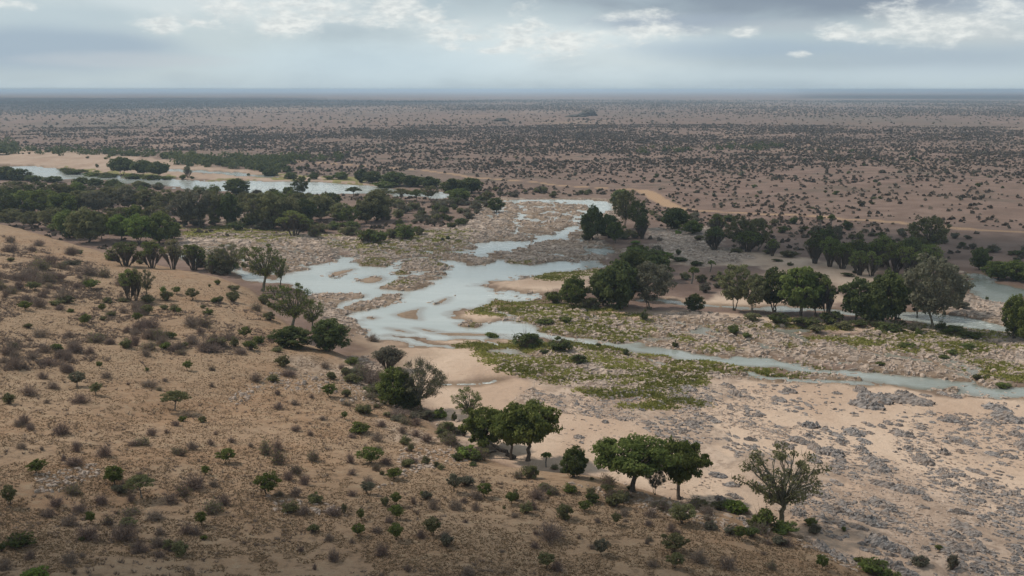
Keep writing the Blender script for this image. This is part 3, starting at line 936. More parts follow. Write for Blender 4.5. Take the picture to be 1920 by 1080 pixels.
# ------------------------------------------------------------------ river: one sheet at water level, kept near its channels
wa = np.radians(np.arange(-31.5, 31.6, 0.13))
wv = np.arange(775, 296, -2.0)
wr = CAMZ / ((wv - 168) / F)
A2, R2 = np.meshgrid(wa, wr, indexing='ij')
wx_, wy_ = (np.sin(A2) * R2).ravel(), (np.cos(A2) * R2).ravel()
dw_, _, _ = water_sd(wx_, wy_)
wi = np.arange(len(wa) * len(wr)).reshape(len(wa), len(wr))
wq = np.stack([wi[:-1, :-1], wi[1:, :-1], wi[1:, 1:], wi[:-1, 1:]], -1).reshape(-1, 4)[:, ::-1]
wq = wq[(dw_[wq].min(1) < 9) | (soft(THREAD_POLYS, wx_, wy_, 1)[wq].min(1) < 4)]
uu, vw, _ = topx(wx_, wy_, np.zeros_like(wx_))


def wbox(u0, u1, v0, v1, soft_=12):
    return sstep(u0 - soft_, u0 + soft_, uu) * (1 - sstep(u1 - soft_, u1 + soft_, uu)) * sstep(v0 - soft_ * .4, v0 + soft_ * .4, vw) * (1 - sstep(v1 - soft_ * .4, v1 + soft_ * .4, vw))


foam = np.zeros(len(wx_))
for p, hw in WATER_LINES[7:12]:
    foam = np.maximum(foam, 1 - sstep(0.3, 1.6, poly_sdf(wx_, wy_, p, 30.0, False, 0)))
fo = P2([(940, 374), (1000, 373), (1152, 376), (1130, 399), (1078, 436), (1005, 461), (1130, 470), (1120, 488), (960, 470), (880, 478), (900, 455), (985, 440), (955, 425)])
foam = np.maximum(foam, 0.55 * (1 - sstep(-4, 6, poly_sdf(wx_, wy_, fo, 40.0))))
fo2 = P2([(1690, 588), (1760, 590), (1880, 607), (1860, 616), (1760, 606)])
foam = np.maximum(foam, 0.5 * (1 - sstep(-2, 3, poly_sdf(wx_, wy_, fo2, 40.0))))
fo3 = P2([(420, 345), (600, 343), (720, 352), (640, 362), (480, 362)])
foam = np.maximum(foam, 0.6 * (1 - sstep(-3, 8, poly_sdf(wx_, wy_, fo3, 40.0))))
fo4 = P2([(905, 545), (1020, 552), (1015, 563), (920, 558)])
foam = np.maximum(foam, 0.35 * (1 - sstep(-2, 3, poly_sdf(wx_, wy_, fo4, 40.0))))
clear = np.zeros(len(wx_))  # weight of the dull sky and tree reflections painted on right-hand water
lowch = WATER_POLYS[1]
clear = np.maximum(clear, 0.35 * sstep(1000, 1400, uu) * (vw > 560))
clear = np.maximum(clear, 0.55 * sstep(1500, 1800, uu) * (vw > 500) * (vw < 650))
ids, inv = np.unique(wq, return_inverse=True)
wme = mesh_np('river', np.stack([wx_[ids], wy_[ids], np.full(len(ids), 0.0)], -1), [inv.reshape(-1, 4)], None, [WATER], None, True)
shallow = 1 - sstep(0.0, 2.6, -np.maximum(dw_, -bars(wx_, wy_)[0]))
for nm, arr in (('foam', foam), ('clear', clear), ('shallow', shallow)):
    at = wme.attributes.new(nm, 'FLOAT', 'POINT'); at.data.foreach_set('value', arr[ids].astype(np.float32))
ro = link('river', wme)
ro['kind'] = 'structure'; ro['label'] = 'pale grey-blue shallow river braiding between sandbars and rocks'

# ------------------------------------------------------------------ air and unseen clouds added to shade the land
bm = bmesh.new()
bmesh.ops.create_cube(bm, size=1)
for v_ in bm.verts:
    v_.co.x *= 130000; v_.co.y *= 130000
    v_.co.z = -4.0 if v_.co.z < 0 else 70.0
hme = bpy.data.meshes.new('haze'); bm.to_mesh(hme); bm.free()
hz_ = link('haze', hme)
hz_['kind'] = 'stuff'; hz_['label'] = 'pale blue haze lying over the plain'
hm, ht, hout = new_mat('haze_air')
pv = ht.n('ShaderNodeVolumePrincipled')
pv.inputs['Color'].default_value = (0.62, 0.80, 1.0, 1)
pv.inputs['Density'].default_value = 1.0e-4
pv.inputs['Anisotropy'].default_value = 0.2
hm.node_tree.links.new(pv.outputs[0], hout.inputs['Volume'])
hme.materials.append(hm)

cm, ct, cout = new_mat('shade_cloud_white')
cd = ct.n('ShaderNodeBsdfDiffuse'); cd.inputs[0].default_value = (0.9, 0.9, 0.9, 1)
cm.node_tree.links.new(cd.outputs[0], cout.inputs[0])


def shade_cloud(gx, gy, rx, ry, alt, seed):
    """an unseen cumulus added so its shade falls around ground point gx, gy"""
    t = alt / SUNV[2]
    cx, cyy = gx + SUNV[0] * t, gy + SUNV[1] * t
    rng = np.random.default_rng(seed)
    b = bmesh.new()
    k = 16
    for i in range(k):
        a = i * 2.399; rad = math.sqrt((i + 0.5) / k) * 0.78
        s = rng.uniform(0.26, 0.40)
        ret = bmesh.ops.create_icosphere(b, subdivisions=3, radius=1)
        for vt in ret['verts']:
            c = vt.co
            vt.co = ((math.cos(a) * rad + c.x * s) * rx, (math.sin(a) * rad + c.y * s) * ry, max(c.z, -0.25) * s * min(rx, ry) * 0.5 * rng.uniform(0.97, 1.03))
    me = bpy.data.meshes.new('shade_cloud'); b.to_mesh(me); b.free()
    me.materials.append(cm)
    o = link('shade_cloud', me, None, (cx, cyy, alt))
    o['kind'] = 'structure'; o['label'] = 'unseen white cumulus added overhead to shade the land'
    return o


SHADE_CLOUDS = [(120, 420, 170, 70, 900), (-40, 62, 250, 70, 700), (-2600, 5600, 2300, 2700, 1300), (5000, 9000, 2900, 3300, 1500)]  # out-of-view clouds placed for their shade; one darkens the foreground

# ------------------------------------------------------------------ plant builders (metres, base at the origin)
def sphere_pts(n, rng):
    v = rng.normal(size=(n, 3))
    return v / np.linalg.norm(v, axis=1)[:, None]


def clump_leaves(g, c, r, n, ls, rng, flat=0.7, tint0=0.4, mat=0, under=0.45):
    """leaf faces through a rounded clump, denser towards its skin"""
    d = sphere_pts(n, rng)
    rad = rng.uniform(0.15, 1, n) ** 0.45
    d[:, 2] = np.where(d[:, 2] < 0, d[:, 2] * under, d[:, 2])
    bumpy = 1 + 0.35 * (vnoise(d[:, 0] * 2.3 + c[0], d[:, 1] * 2.3 + c[1] + d[:, 2] * 1.7, 5) - 0.5)
    p = np.asarray(c) + d * rad[:, None] * bumpy[:, None] * np.array([r, r, r * flat])
    nrm = d * 0.8 + np.array([0, 0, 0.5]) + rng.normal(size=(n, 3)) * 0.55
    t = np.clip(tint0 + rng.normal(size=n) * 0.16, 0, 1)
    g.leaves(p, nrm, ls, rng, t, mat)


def limb(g, a, b, r0, r1, rng, sag=0.12, n=5, sides=5, mat=0, tint=0.5):
    a, b = np.asarray(a, float), np.asarray(b, float)
    t = np.linspace(0, 1, n)[:, None]
    L = np.linalg.norm(b - a)
    mid = rng.normal(size=3) * sag * L * 0.5 + np.array([0, 0, sag * L])
    p = a + (b - a) * t + mid * (4 * t * (1 - t)) * 0.6
    p[1:-1] += rng.normal(size=(n - 2, 3)) * 0.025 * L
    g.tube(p, r0 + (r1 - r0) * t[:, 0], sides, tint, mat)
    return p


def crown_centres(k, W, zlo, zhi, rng, dome=0.8, hollow=0.0):
    out = []
    for i in range(k):
        a = i * 2.39996 + rng.uniform(-0.35, 0.35)
        rad = math.sqrt((i + 0.6) / k) * (1 - hollow) + hollow
        rad *= rng.uniform(0.82, 1.08)
        z = zhi - (zhi - zlo) * dome * min(rad, 1) ** 2 - rng.uniform(0, (zhi - zlo) * 0.45)
        out.append((math.cos(a) * rad * W / 2, math.sin(a) * rad * W / 2, max(z, zlo)))
    return out


def crown_fill(k, W, H, zlo, zhi, rng, pear=0.0):
    out = []
    cz, rz = (zlo + zhi) / 2, (zhi - zlo) / 2
    for i in range(k):
        t = 1 - 2 * (i + 0.5) / k
        a = i * 2.39996 + rng.uniform(-0.3, 0.3)
        rad = math.sqrt(max(0, 1 - t * t)) * rng.uniform(0.5, 1.14)
        zz = t * rng.uniform(0.7, 1.06)
        wide = 1 - pear * zz
        out.append((math.cos(a) * rad * W / 2 * wide, math.sin(a) * rad * W / 2 * wide, cz + zz * rz))
    return out


def tree_mesh(seed, H=10, Wd=10, fork=0.3, k=14, cr=0.17, nleaf=260, ls=0.22, flat=0.62, dome=0.8, tr=0.035, lean=0.08, trunks=1, zlo=0.5, bark=None, twigs=0, under=0.45, edge=True, fill=False, pear=0.0):
    rng = np.random.default_rng(seed)
    gt, gc = Geo(), Geo()
    top = 0.93
    if fill:
        C = crown_fill(k, Wd * (1 - cr * 1.5), H, H * zlo + cr * Wd * flat * 0.6, H * top - cr * Wd * flat * 0.7, rng, pear)
    else:
        C = crown_centres(k, Wd * (1 - cr * 1.1), H * zlo, H * (top - cr * flat * 0.4), rng, dome)
    forks = []
    for i in range(trunks):
        a = rng.uniform(0, 6.28)
        off = np.array([math.cos(a), math.sin(a), 0]) * (0.03 * Wd if trunks > 1 else 0)
        f = np.array([rng.normal() * lean * H, rng.normal() * lean * H, fork * H * rng.uniform(0.85, 1.15)]) + off * 3
        limb(gt, off + np.array([0, 0, -0.3]), f, tr * H * (1.0 if trunks == 1 else 0.65), tr * H * (0.72 if trunks == 1 else 0.45), rng, 0.05, 6, 7)
        gt.tube(np.array([[0, 0, -0.3], [0, 0, 0.05 * H]]) + off, [tr * H * (1.55 if trunks == 1 else 1), tr * H * 0.95], 7)
        forks.append(f)
    for i, c in enumerate(C):
        c = np.array(c)
        f = forks[i % trunks]
        start = f * (0.85 + 0.15 * rng.random())
        p = limb(gt, start, c, tr * H * 0.42, tr * H * 0.10, rng, 0.14, 6, 5)
        r = cr * Wd * rng.uniform(0.65, 1.4)
        tint0 = rng.uniform(0.12, 0.8)
        clump_leaves(gc, c, r, int(nleaf * rng.uniform(0.7, 1.3)), ls, rng, flat, tint0, 0, under)
        # satellite sprays break up the outline
        for s in range(4 if edge else 0):
            d = sphere_pts(1, rng)[0]; d[2] = abs(d[2]) * 0.6 - 0.15
            cc = c + d * r * np.array([1.05, 1.05, flat * 1.1])
            limb(gt, p[3], cc, tr * H * 0.09, tr * H * 0.03, rng, 0.05, 4, 4)
            clump_leaves(gc, cc, r * rng.uniform(0.34, 0.5), int(nleaf * 0.16), ls * 0.95, rng, flat, tint0 + rng.normal() * 0.08, 0, 0.7)
        if twigs:
            n = twigs
            A = c + rng.normal(size=(n, 3)) * r * 0.35
            B = A + sphere_pts(n, rng) * r * rng.uniform(0.4, 1.1, (n, 1)) + np.array([0, 0, r * 0.3])
            gt.twigs(A, B, 0.035 * H / 10, rng)
    b = bark or BARK
    return gt.mesh('trunk', [b]), gc.mesh('crown', [LEAF['mid']]), H, Wd


def doum_mesh(seed, H=12, Wd=11, k=9, ls=0.75, skirt=1.0):
    """clump of forking palm stems, each head a ball of fans over a skirt of dead fronds"""
    rng = np.random.default_rng(seed)
    gt, gc, gs = Geo(), Geo(), Geo()
    for i in range(k):
        a = i * 2.39996 + rng.uniform(-0.3, 0.3)
        rad = math.sqrt((i + 0.5) / k)
        hz = H * (0.88 - 0.36 * rad ** 2) * rng.uniform(0.86, 1.06)
        top = np.array([math.cos(a) * rad * Wd * 0.40, math.sin(a) * rad * Wd * 0.40, hz])
        base = np.array([math.cos(a) * rad * Wd * 0.10, math.sin(a) * rad * Wd * 0.10, -0.3])
        mid = base * 0.5 + top * 0.5 - np.array([math.cos(a), math.sin(a), 0]) * rad * Wd * 0.07
        t = np.linspace(0, 1, 7)[:, None]
        p = (1 - t) ** 2 * base + 2 * t * (1 - t) * mid + t ** 2 * top
        gt.tube(p, np.linspace(0.27, 0.19, 7), 6)
        R = Wd * 0.215 * rng.uniform(0.85, 1.2)
        n = 190
        d = sphere_pts(n, rng)
        d[:, 2] = np.where(d[:, 2] < -0.45, -d[:, 2], d[:, 2])
        pos = top + d * R * rng.uniform(0.6, 1.0, (n, 1)) * np.array([1, 1, 0.85])
        gc.leaves(pos, d * 0.5 + rng.normal(size=(n, 3)) * 0.6 + [0, 0, 0.3], ls * 0.36, rng, np.clip(rng.uniform(0.3, 0.8) + rng.normal(size=n) * 0.2, 0, 1), 0, 0.55)
        gt.twigs(np.repeat(top[None], n, 0), pos, 0.03, rng)
        # dead fronds hanging down the stem
        m = int(230 * skirt)
        s_ = rng.uniform(0.45, 0.97, m)
        pc = (1 - s_[:, None]) ** 2 * base + 2 * s_[:, None] * (1 - s_[:, None]) * mid + s_[:, None] ** 2 * top
        an = rng.uniform(0, 6.28, m)
        rr_ = R * (0.14 + 0.50 * ((s_ - 0.45) / 0.55) ** 1.2) * rng.uniform(0.6, 1.05, m)
        pos = pc + np.stack([np.cos(an) * rr_, np.sin(an) * rr_, -R * 0.3 * np.ones(m)], -1)
        nr = np.stack([np.cos(an), np.sin(an), np.full(m, 0.15)], -1) + rng.normal(size=(m, 3)) * 0.35
        L = ls * rng.uniform(0.7, 1.2, m)
        A = pos + np.array([0, 0, 1.0]) * L[:, None] * 0.8
        gs.twigs(A, pos - np.array([0, 0, 1.0]) * L[:, None] * 0.8 - nr * 0.1, 0.14, rng, rng.uniform(0.2, 0.8, m))
    return gt.mesh('trunk', [BARK]), gc.mesh('crown', [LEAF['dark']]), gs.mesh('dead_frond_skirt', [SKIRT]), H, Wd


def bush_mesh(seed, H=2.0, Wd=2.6, k=13, nleaf=72, ls=0.095, stems=True, low=0.12):
    rng = np.random.default_rng(seed)
    g = Geo()
    for i in range(k):
        a = i * 2.39996 + rng.uniform(-0.4, 0.4)
        rad = math.sqrt((i + 0.3) / k) * 0.72 * rng.uniform(0.8, 1.1)
        r = Wd * rng.uniform(0.10, 0.25)
        z = H * (rng.uniform(low + 0.1, 0.88 - 0.4 * rad))
        c = np.array([math.cos(a) * rad * Wd / 2, math.sin(a) * rad * Wd / 2, z])
        clump_leaves(g, c, r, nleaf, ls, rng, H / Wd * 1.0, rng.uniform(0.12, 0.8), 0, 0.9)
        if stems:
            m = 12
            A = rng.normal(size=(m, 3)) * [0.06 * Wd, 0.06 * Wd, 0]
            B = c + rng.normal(size=(m, 3)) * r * 1.0 + [0, 0, r * 0.7]
            g.twigs(A, B, 0.035 * Wd / 2.5, rng, 0.3, 1)
    return g.mesh('bush', [LEAF['mid'], TWIG]), H, Wd


def dry_mesh(seed, H=1.7, Wd=2.4, n=64, sub=6, leafy=0):
    rng = np.random.default_rng(seed)
    g = Geo()
    az_ = rng.uniform(0, 6.28, n)
    el_ = np.arcsin(rng.uniform(0.12, 1.0, n))
    d = np.stack([np.cos(az_) * np.cos(el_) * Wd / 2, np.sin(az_) * np.cos(el_) * Wd / 2, np.sin(el_) * H], -1)
    A = rng.normal(size=(n, 3)) * [0.07 * Wd, 0.07 * Wd, 0]
    A[:, 2] = -0.05
    B = A + d * rng.uniform(0.65, 1.05, (n, 1))
    g.twigs(A, B, 0.030, rng, rng.uniform(0.1, 0.5, n))
    S = np.repeat(A, sub, 0) + np.repeat(B - A, sub, 0) * rng.uniform(0.3, 0.9, (n * sub, 1))
    E = S + np.repeat(d, sub, 0) * 0.32 * rng.uniform(0.5, 1.1, (n * sub, 1)) + rng.normal(size=(n * sub, 3)) * 0.13 * Wd
    E[:, 2] = np.maximum(E[:, 2], 0.03)
    g.twigs(S, E, 0.020, rng, rng.uniform(0.2, 0.85, n * sub))
    sub2 = 3
    S2 = np.repeat(S, sub2, 0) + np.repeat(E - S, sub2, 0) * rng.uniform(0.4, 1, (n * sub * sub2, 1))
    E2 = S2 + rng.normal(size=(n * sub * sub2, 3)) * 0.075 * Wd
    E2[:, 2] = np.maximum(E2[:, 2], 0.03)
    g.twigs(S2, E2, 0.014, rng, rng.uniform(0.4, 1, n * sub * sub2))
    if leafy:
        P = E2[rng.integers(0, len(E2), leafy)]
        g.leaves(P, rng.normal(size=(leafy, 3)), 0.07, rng, rng.uniform(0.2, 0.7, leafy), 1)
    return g.mesh('dry_shrub', [TWIG, LEAF['olive']]), H, Wd


def palmlet_mesh(seed, H=2.4, Wd=1.8):
    rng = np.random.default_rng(seed)
    gt, gc = Geo(), Geo()
    f = np.array([rng.normal() * 0.15, rng.normal() * 0.15, H * 0.62])
    limb(gt, (0, 0, -0.1), f, 0.13, 0.10, rng, 0.03, 5, 6)
    n = 110
    d = sphere_pts(n, rng); d[:, 2] = np.abs(d[:, 2]) * 0.9 - 0.2
    p = f + [0, 0, H * 0.1] + d * Wd * 0.42 * rng.uniform(0.5, 1.0, (n, 1))
    gc.leaves(p, d * 0.3 + rng.normal(size=(n, 3)), 0.20, rng, rng.uniform(0.15, 0.7, n), 0, 0.5)
    gt.twigs(np.repeat((f + [0, 0, H * 0.1])[None], n, 0), p, 0.02, rng)
    return gt.mesh('trunk', [BARKG]), gc.mesh('crown', [LEAF['mid']]), H, Wd


SP = {
    # near trees
    'broad': [tree_mesh(100 + i, 9, 10.5, 0.30, 48, 0.105, 150, 0.14, 0.75, 0.75, 0.040, 0.06, 1, 0.30, under=0.8, fill=True, pear=-0.25) for i in range(4)],
    'lush': [tree_mesh(130 + i, 9, 9, 0.22, 46, 0.115, 150, 0.14, 0.9, 0.95, 0.03, 0.08, 2, 0.04, under=0.9, fill=True, pear=0.1) for i in range(3)],
    'open': [tree_mesh(150 + i, 10, 10.5, 0.28, 44, 0.075, 56, 0.10, 0.75, 0.9, 0.034, 0.05, 1, 0.24, BARKY, 14, 0.8, fill=True, pear=-0.2) for i in range(3)],
    'bare': [tree_mesh(170 + i, 9, 8, 0.26, 34, 0.10, 34, 0.085, 0.8, 1.0, 0.022, 0.05, 2, 0.22, BARKY, 130, 0.8, fill=True) for i in range(2)],
    # middle distance
    'mid': [tree_mesh(200 + i, 14, 13, 0.24, 46, 0.105, 92, 0.25, 0.85, 0.85, 0.026, 0.06, 1 + i % 3, 0.14, under=0.85, fill=True) for i in range(5)],
    'tall': [tree_mesh(230 + i, 16, 14, 0.28, 50, 0.085, 75, 0.21, 0.95, 0.95, 0.021, 0.06, 2, 0.16, BARKY, 14, 0.9, fill=True, pear=-0.15) for i in range(4)],
    'dense': [tree_mesh(250 + i, 12, 13, 0.16, 50, 0.11, 98, 0.25, 0.85, 0.8, 0.03, 0.05, 2, 0.04, under=0.9, fill=True, pear=0.12) for i in range(4)],
    'dome': [tree_mesh(270 + i, 10, 15, 0.25, 40, 0.13, 130, 0.34, 0.7, 0.6, 0.03, 0.04, 2, 0.20, edge=False, fill=True, under=0.8) for i in range(2)],
    'far': [tree_mesh(290 + i, 10, 12, 0.14, 24, 0.15, 80, 0.42, 0.85, 0.8, 0.03, 0.05, 1, 0.03, edge=False, fill=True, under=0.9) for i in range(4)],
    'small': [tree_mesh(310 + i, 3.2, 3.4, 0.28, 26, 0.12, 75, 0.068, 0.8, 0.7, 0.036, 0.07, 1 + i % 2, 0.22, under=0.85, fill=True, pear=-0.1) for i in range(6)],
    'umbrella': [tree_mesh(330 + i, 3.6, 4.4, 0.42, 26, 0.12, 100, 0.070, 0.6, 0.6, 0.034, 0.07, 1, 0.50, bark=BARKG) for i in range(2)],
}
DOUM = [doum_mesh(400 + i, 12, 11, (7, 9, 11, 6, 10)[i]) for i in range(5)]
BUSH = [bush_mesh(500 + i) for i in range(8)]
BUSHF = [bush_mesh(520 + i, 2.2, 3.0, 8, 34, 0.24, False, 0.05) for i in range(5)]
DRY = [dry_mesh(600 + i) for i in range(7)]
DRYL = [dry_mesh(620 + i, leafy=260) for i in range(4)]
TUFT = [dry_mesh(640 + i, 0.8, 1.1, 20, 3) for i in range(4)]
PALMLET = [palmlet_mesh(660 + i) for i in range(3)]

ITEMS = []          # everything that gets its label from its neighbours
LMS = []            # landmarks (u, v, phrase)


def set_mat(o, i, m):
    o.material_slots[i].link = 'OBJECT'
    o.material_slots[i].material = m


def size_at(u, v, hpx, x, y, z):
    _, _, dep = topx(x, y, z)
    return hpx * float(dep) / F


def register(o, u, v, words, cat, group, label=None, lm=None):
    o['category'] = cat
    if group:
        o['group'] = group
    if label:
        o['label'] = label
    else:
        ITEMS.append((o, u, v, words))
    if lm:
        LMS.append((u, v, lm))


WORDS = {'broad': 'broad acacia', 'lush': 'leafy low tree', 'open': 'open acacia', 'bare': 'half-bare tree',
         'mid': 'rounded tree', 'tall': 'tall feathery tree', 'dense': 'dense tree', 'dome': 'dome-crowned tree', 'far': 'small far tree',
         'small': 'small tree', 'umbrella': 'flat-topped tree'}
CW = {'dark': 'dark green', 'mid': 'green', 'olive': 'olive', 'bright': 'bright green', 'grey': 'grey-green', 'far': 'dull green'}


def tree(u, v, hpx, wpx, sp, colr='mid', label=None, lm=None, name='tree', cat='tree', group='trees along the river', rot=None):
    x, y, z = (float(a) for a in ground_at(u, v))
    h = size_at(u, v, hpx, x, y, z); w = size_at(u, v, wpx, x, y, z)
    var = SP[sp][RNG.integers(0, len(SP[sp]))]
    tm, cmh, H, Wd = var
    e = bpy.data.objects.new(name, None); COL.objects.link(e)
    e.empty_display_size = 0.3
    e.location = (x, y, z - 0.05)
    e.rotation_euler = (0, 0, RNG.uniform(0, 6.28) if rot is None else rot)
    k = 1.0 if sp == 'umbrella' else 1.14
    e.scale = (k * w / Wd, k * w / Wd, (1 + (k - 1) * 0.8) * h / H)
    link('trunk', tm, e)
    c = link('crown', cmh, e)
    set_mat(c, 0, LEAF[colr])
    register(e, u, v, f'{CW[colr]} {WORDS[sp]}', cat, group, label, lm)
    return e


def doum(u, v, hpx, wpx, colr='dark', label=None, lm=None):
    if colr == 'dark' and label is None:
        colr = ('mid', 'dark', 'mid')[int(u) % 3]
    x, y, z = (float(a) for a in ground_at(u, v))
    h = size_at(u, v, hpx, x, y, z); w = size_at(u, v, wpx, x, y, z)
    tm, cmh, sm, H, Wd = DOUM[RNG.integers(0, len(DOUM))]
    e = bpy.data.objects.new('doum_palm', None); COL.objects.link(e)
    e.empty_display_size = 0.3
    e.location = (x, y, z - 0.05); e.rotation_euler = (0, 0, RNG.uniform(0, 6.28)); e.scale = (w / Wd, w / Wd, h / H)
    link('trunk', tm, e); c = link('crown', cmh, e); link('dead_frond_skirt', sm, e)
    set_mat(c, 0, LEAF[colr])
    register(e, u, v, f'{CW[colr]} doum palm', 'palm', 'doum palms by the river', label, lm)
    return e


def bush(u, v, wpx, hpx, colr='mid', label=None, lm=None, meshes=None, group='green bushes on the dry slope', name='green_bush', words=None, cat='bush', xyz=None):
    x, y, z = (float(a) for a in ground_at(u, v)) if xyz is None else xyz
    h = size_at(u, v, hpx, x, y, z); w = size_at(u, v, wpx, x, y, z)
    ms = meshes or BUSH
    me, H, Wd = ms[RNG.integers(0, len(ms))]
    o = link(name, me, None, (x, y, z - 0.03))
    o.rotation_euler = (0, 0, RNG.uniform(0, 6.28)); o.scale = (w / Wd, w / Wd, h / H)
    if colr:
        set_mat(o, 0, LEAF[colr])
    sz = 'large' if wpx > 34 else ('small' if wpx < 17 else '')
    register(o, u, v, words or f'{sz} {CW.get(colr, "")} bush'.strip(), cat, group, label, lm)
    return o


def palmlet(u, v, hpx, wpx, colr='mid', label=None, lm=None):
    x, y, z = (float(a) for a in ground_at(u, v))
    h = size_at(u, v, hpx, x, y, z); w = size_at(u, v, wpx, x, y, z)
    tm, cmh, H, Wd = PALMLET[RNG.integers(0, len(PALMLET))]
    e = bpy.data.objects.new('young_palm', None); COL.objects.link(e)
    e.location = (x, y, z - 0.03); e.rotation_euler = (0, 0, RNG.uniform(0, 6.28)); e.scale = (w / Wd, w / Wd, h / H)
    link('trunk', tm, e); c = link('crown', cmh, e); set_mat(c, 0, LEAF[colr])
    register(e, u, v, 'small young palm', 'palm', 'young palms', label, lm)
    return e


def dry(u, v, wpx, hpx, leafy=False, label=None, xyz=None):
    x, y, z = (float(a) for a in ground_at(u, v)) if xyz is None else xyz
    h = size_at(u, v, hpx, x, y, z); w = size_at(u, v, wpx, x, y, z)
    ms = DRYL if leafy else DRY
    me, H, Wd = ms[RNG.integers(0, len(ms))]
    o = link('dry_shrub', me, None, (x, y, z - 0.03))
    o.rotation_euler = (0, 0, RNG.uniform(0, 6.28)); o.scale = (w / Wd, w / Wd, h / H)
    sz = 'large' if wpx > 36 else ('small' if wpx < 19 else '')
    register(o, u, v, f'{sz} leafless grey shrub'.strip() if not leafy else f'{sz} half-leafless thorn shrub'.strip(), 'shrub', 'dry shrubs on the tawny slope', label)
    return o

# ------------------------------------------------------------------ trees, one by one
B_ = 'trees on the right bank'
L_ = 'trees on the left bank'
# foreground, along the foot of the slope
tree(1186, 922, 104, 138, 'broad', 'mid', 'wide green acacia with dark forked trunk at the edge of the sand', 'the wide forked acacia', group=L_)
tree(1273, 936, 110, 96, 'broad', 'mid', 'green acacia with a straight grey trunk just right of the wide forked acacia', 'the straight-trunked acacia', group=L_)
tree(1464, 986, 150, 146, 'open', 'olive', 'airy olive acacia with visible branches standing over grey rocks, largest near tree', 'the airy acacia', group=L_)
tree(990, 864, 112, 110, 'broad', 'mid', 'rounded green acacia with one crown lobe drooping over the sand', 'the drooping green acacia', group=L_)
tree(958, 862, 92, 70, 'broad', 'mid', 'green acacia standing just left of the drooping green acacia, above the log', group=L_)
tree(912, 838, 78, 84, 'lush', 'mid', 'dense low green tree behind the fallen log', 'the dense tree behind the log', group=L_)
tree(876, 798, 74, 52, 'open', 'mid', 'small twisted tree with leaning pale trunk beside the sand', 'the twisted tree', group=L_)
tree(792, 770, 94, 84, 'bare', 'olive', 'half-bare brownish tree with fine twigs in front of the pale sand', 'the half-bare tree', group=L_)
tree(742, 764, 76, 66, 'lush', 'mid', 'dense green thicket tree under the palm clump, left of the half-bare tree', 'the green thicket', group=L_)
tree(770, 772, 44, 44, 'lush', 'dark', group=L_)
doum(728, 692, 44, 66, 'grey', 'blue-grey doum palm clump alone between slope and sand', 'the lone palm clump')
tree(1078, 894, 58, 50, 'lush', 'dark', 'bluish green upright tree on the sand left of the wide forked acacia', 'the bluish upright tree', group=L_)
palmlet(1024, 876, 30, 26)
tree(1228, 928, 58, 40, 'bare', 'grey', group=L_)
tree(545, 624, 96, 88, 'open', 'mid', 'ragged tree with open limbs leaning over the pool from the left bank', 'the ragged pool-side tree', group=L_)
tree(616, 658, 62, 74, 'lush', 'dark', 'dark bushy tree at the corner where slope, sand and pool meet', 'the dark corner tree', group=L_)
tree(545, 652, 40, 72, 'lush', 'dark', group=L_)
tree(585, 622, 62, 46, 'open', 'mid', group=L_)
tree(492, 546, 90, 78, 'open', 'mid', 'tall acacia spreading over the upper left end of the pool', 'the upper pool acacia', group=L_)
tree(525, 540, 62, 34, 'open', 'mid', group=L_)
tree(430, 514, 58, 64, 'open', 'olive', group=L_)
tree(412, 512, 46, 36, 'tall', 'olive', group=L_)
doum(236, 499, 46, 66, 'dark', 'broad doum palm at the left end of the bank palm row', 'the leftmost bank palm')
doum(285, 503, 52, 48, 'mid')
doum(325, 505, 56, 44, 'olive')
doum(364, 506, 52, 50, 'mid', 'neat vase-shaped doum palm at the right end of the bank row', 'the vase-shaped palm')
doum(398, 514, 36, 24, 'mid')
doum(242, 564, 60, 42, 'mid', 'tall doum palm with long grey skirt alone on the slope', 'the slope doum palms')
doum(255, 564, 62, 26, 'olive', 'thin doum palm touching the taller skirted one on the slope')
tree(276, 560, 56, 30, 'open', 'olive', group=L_)
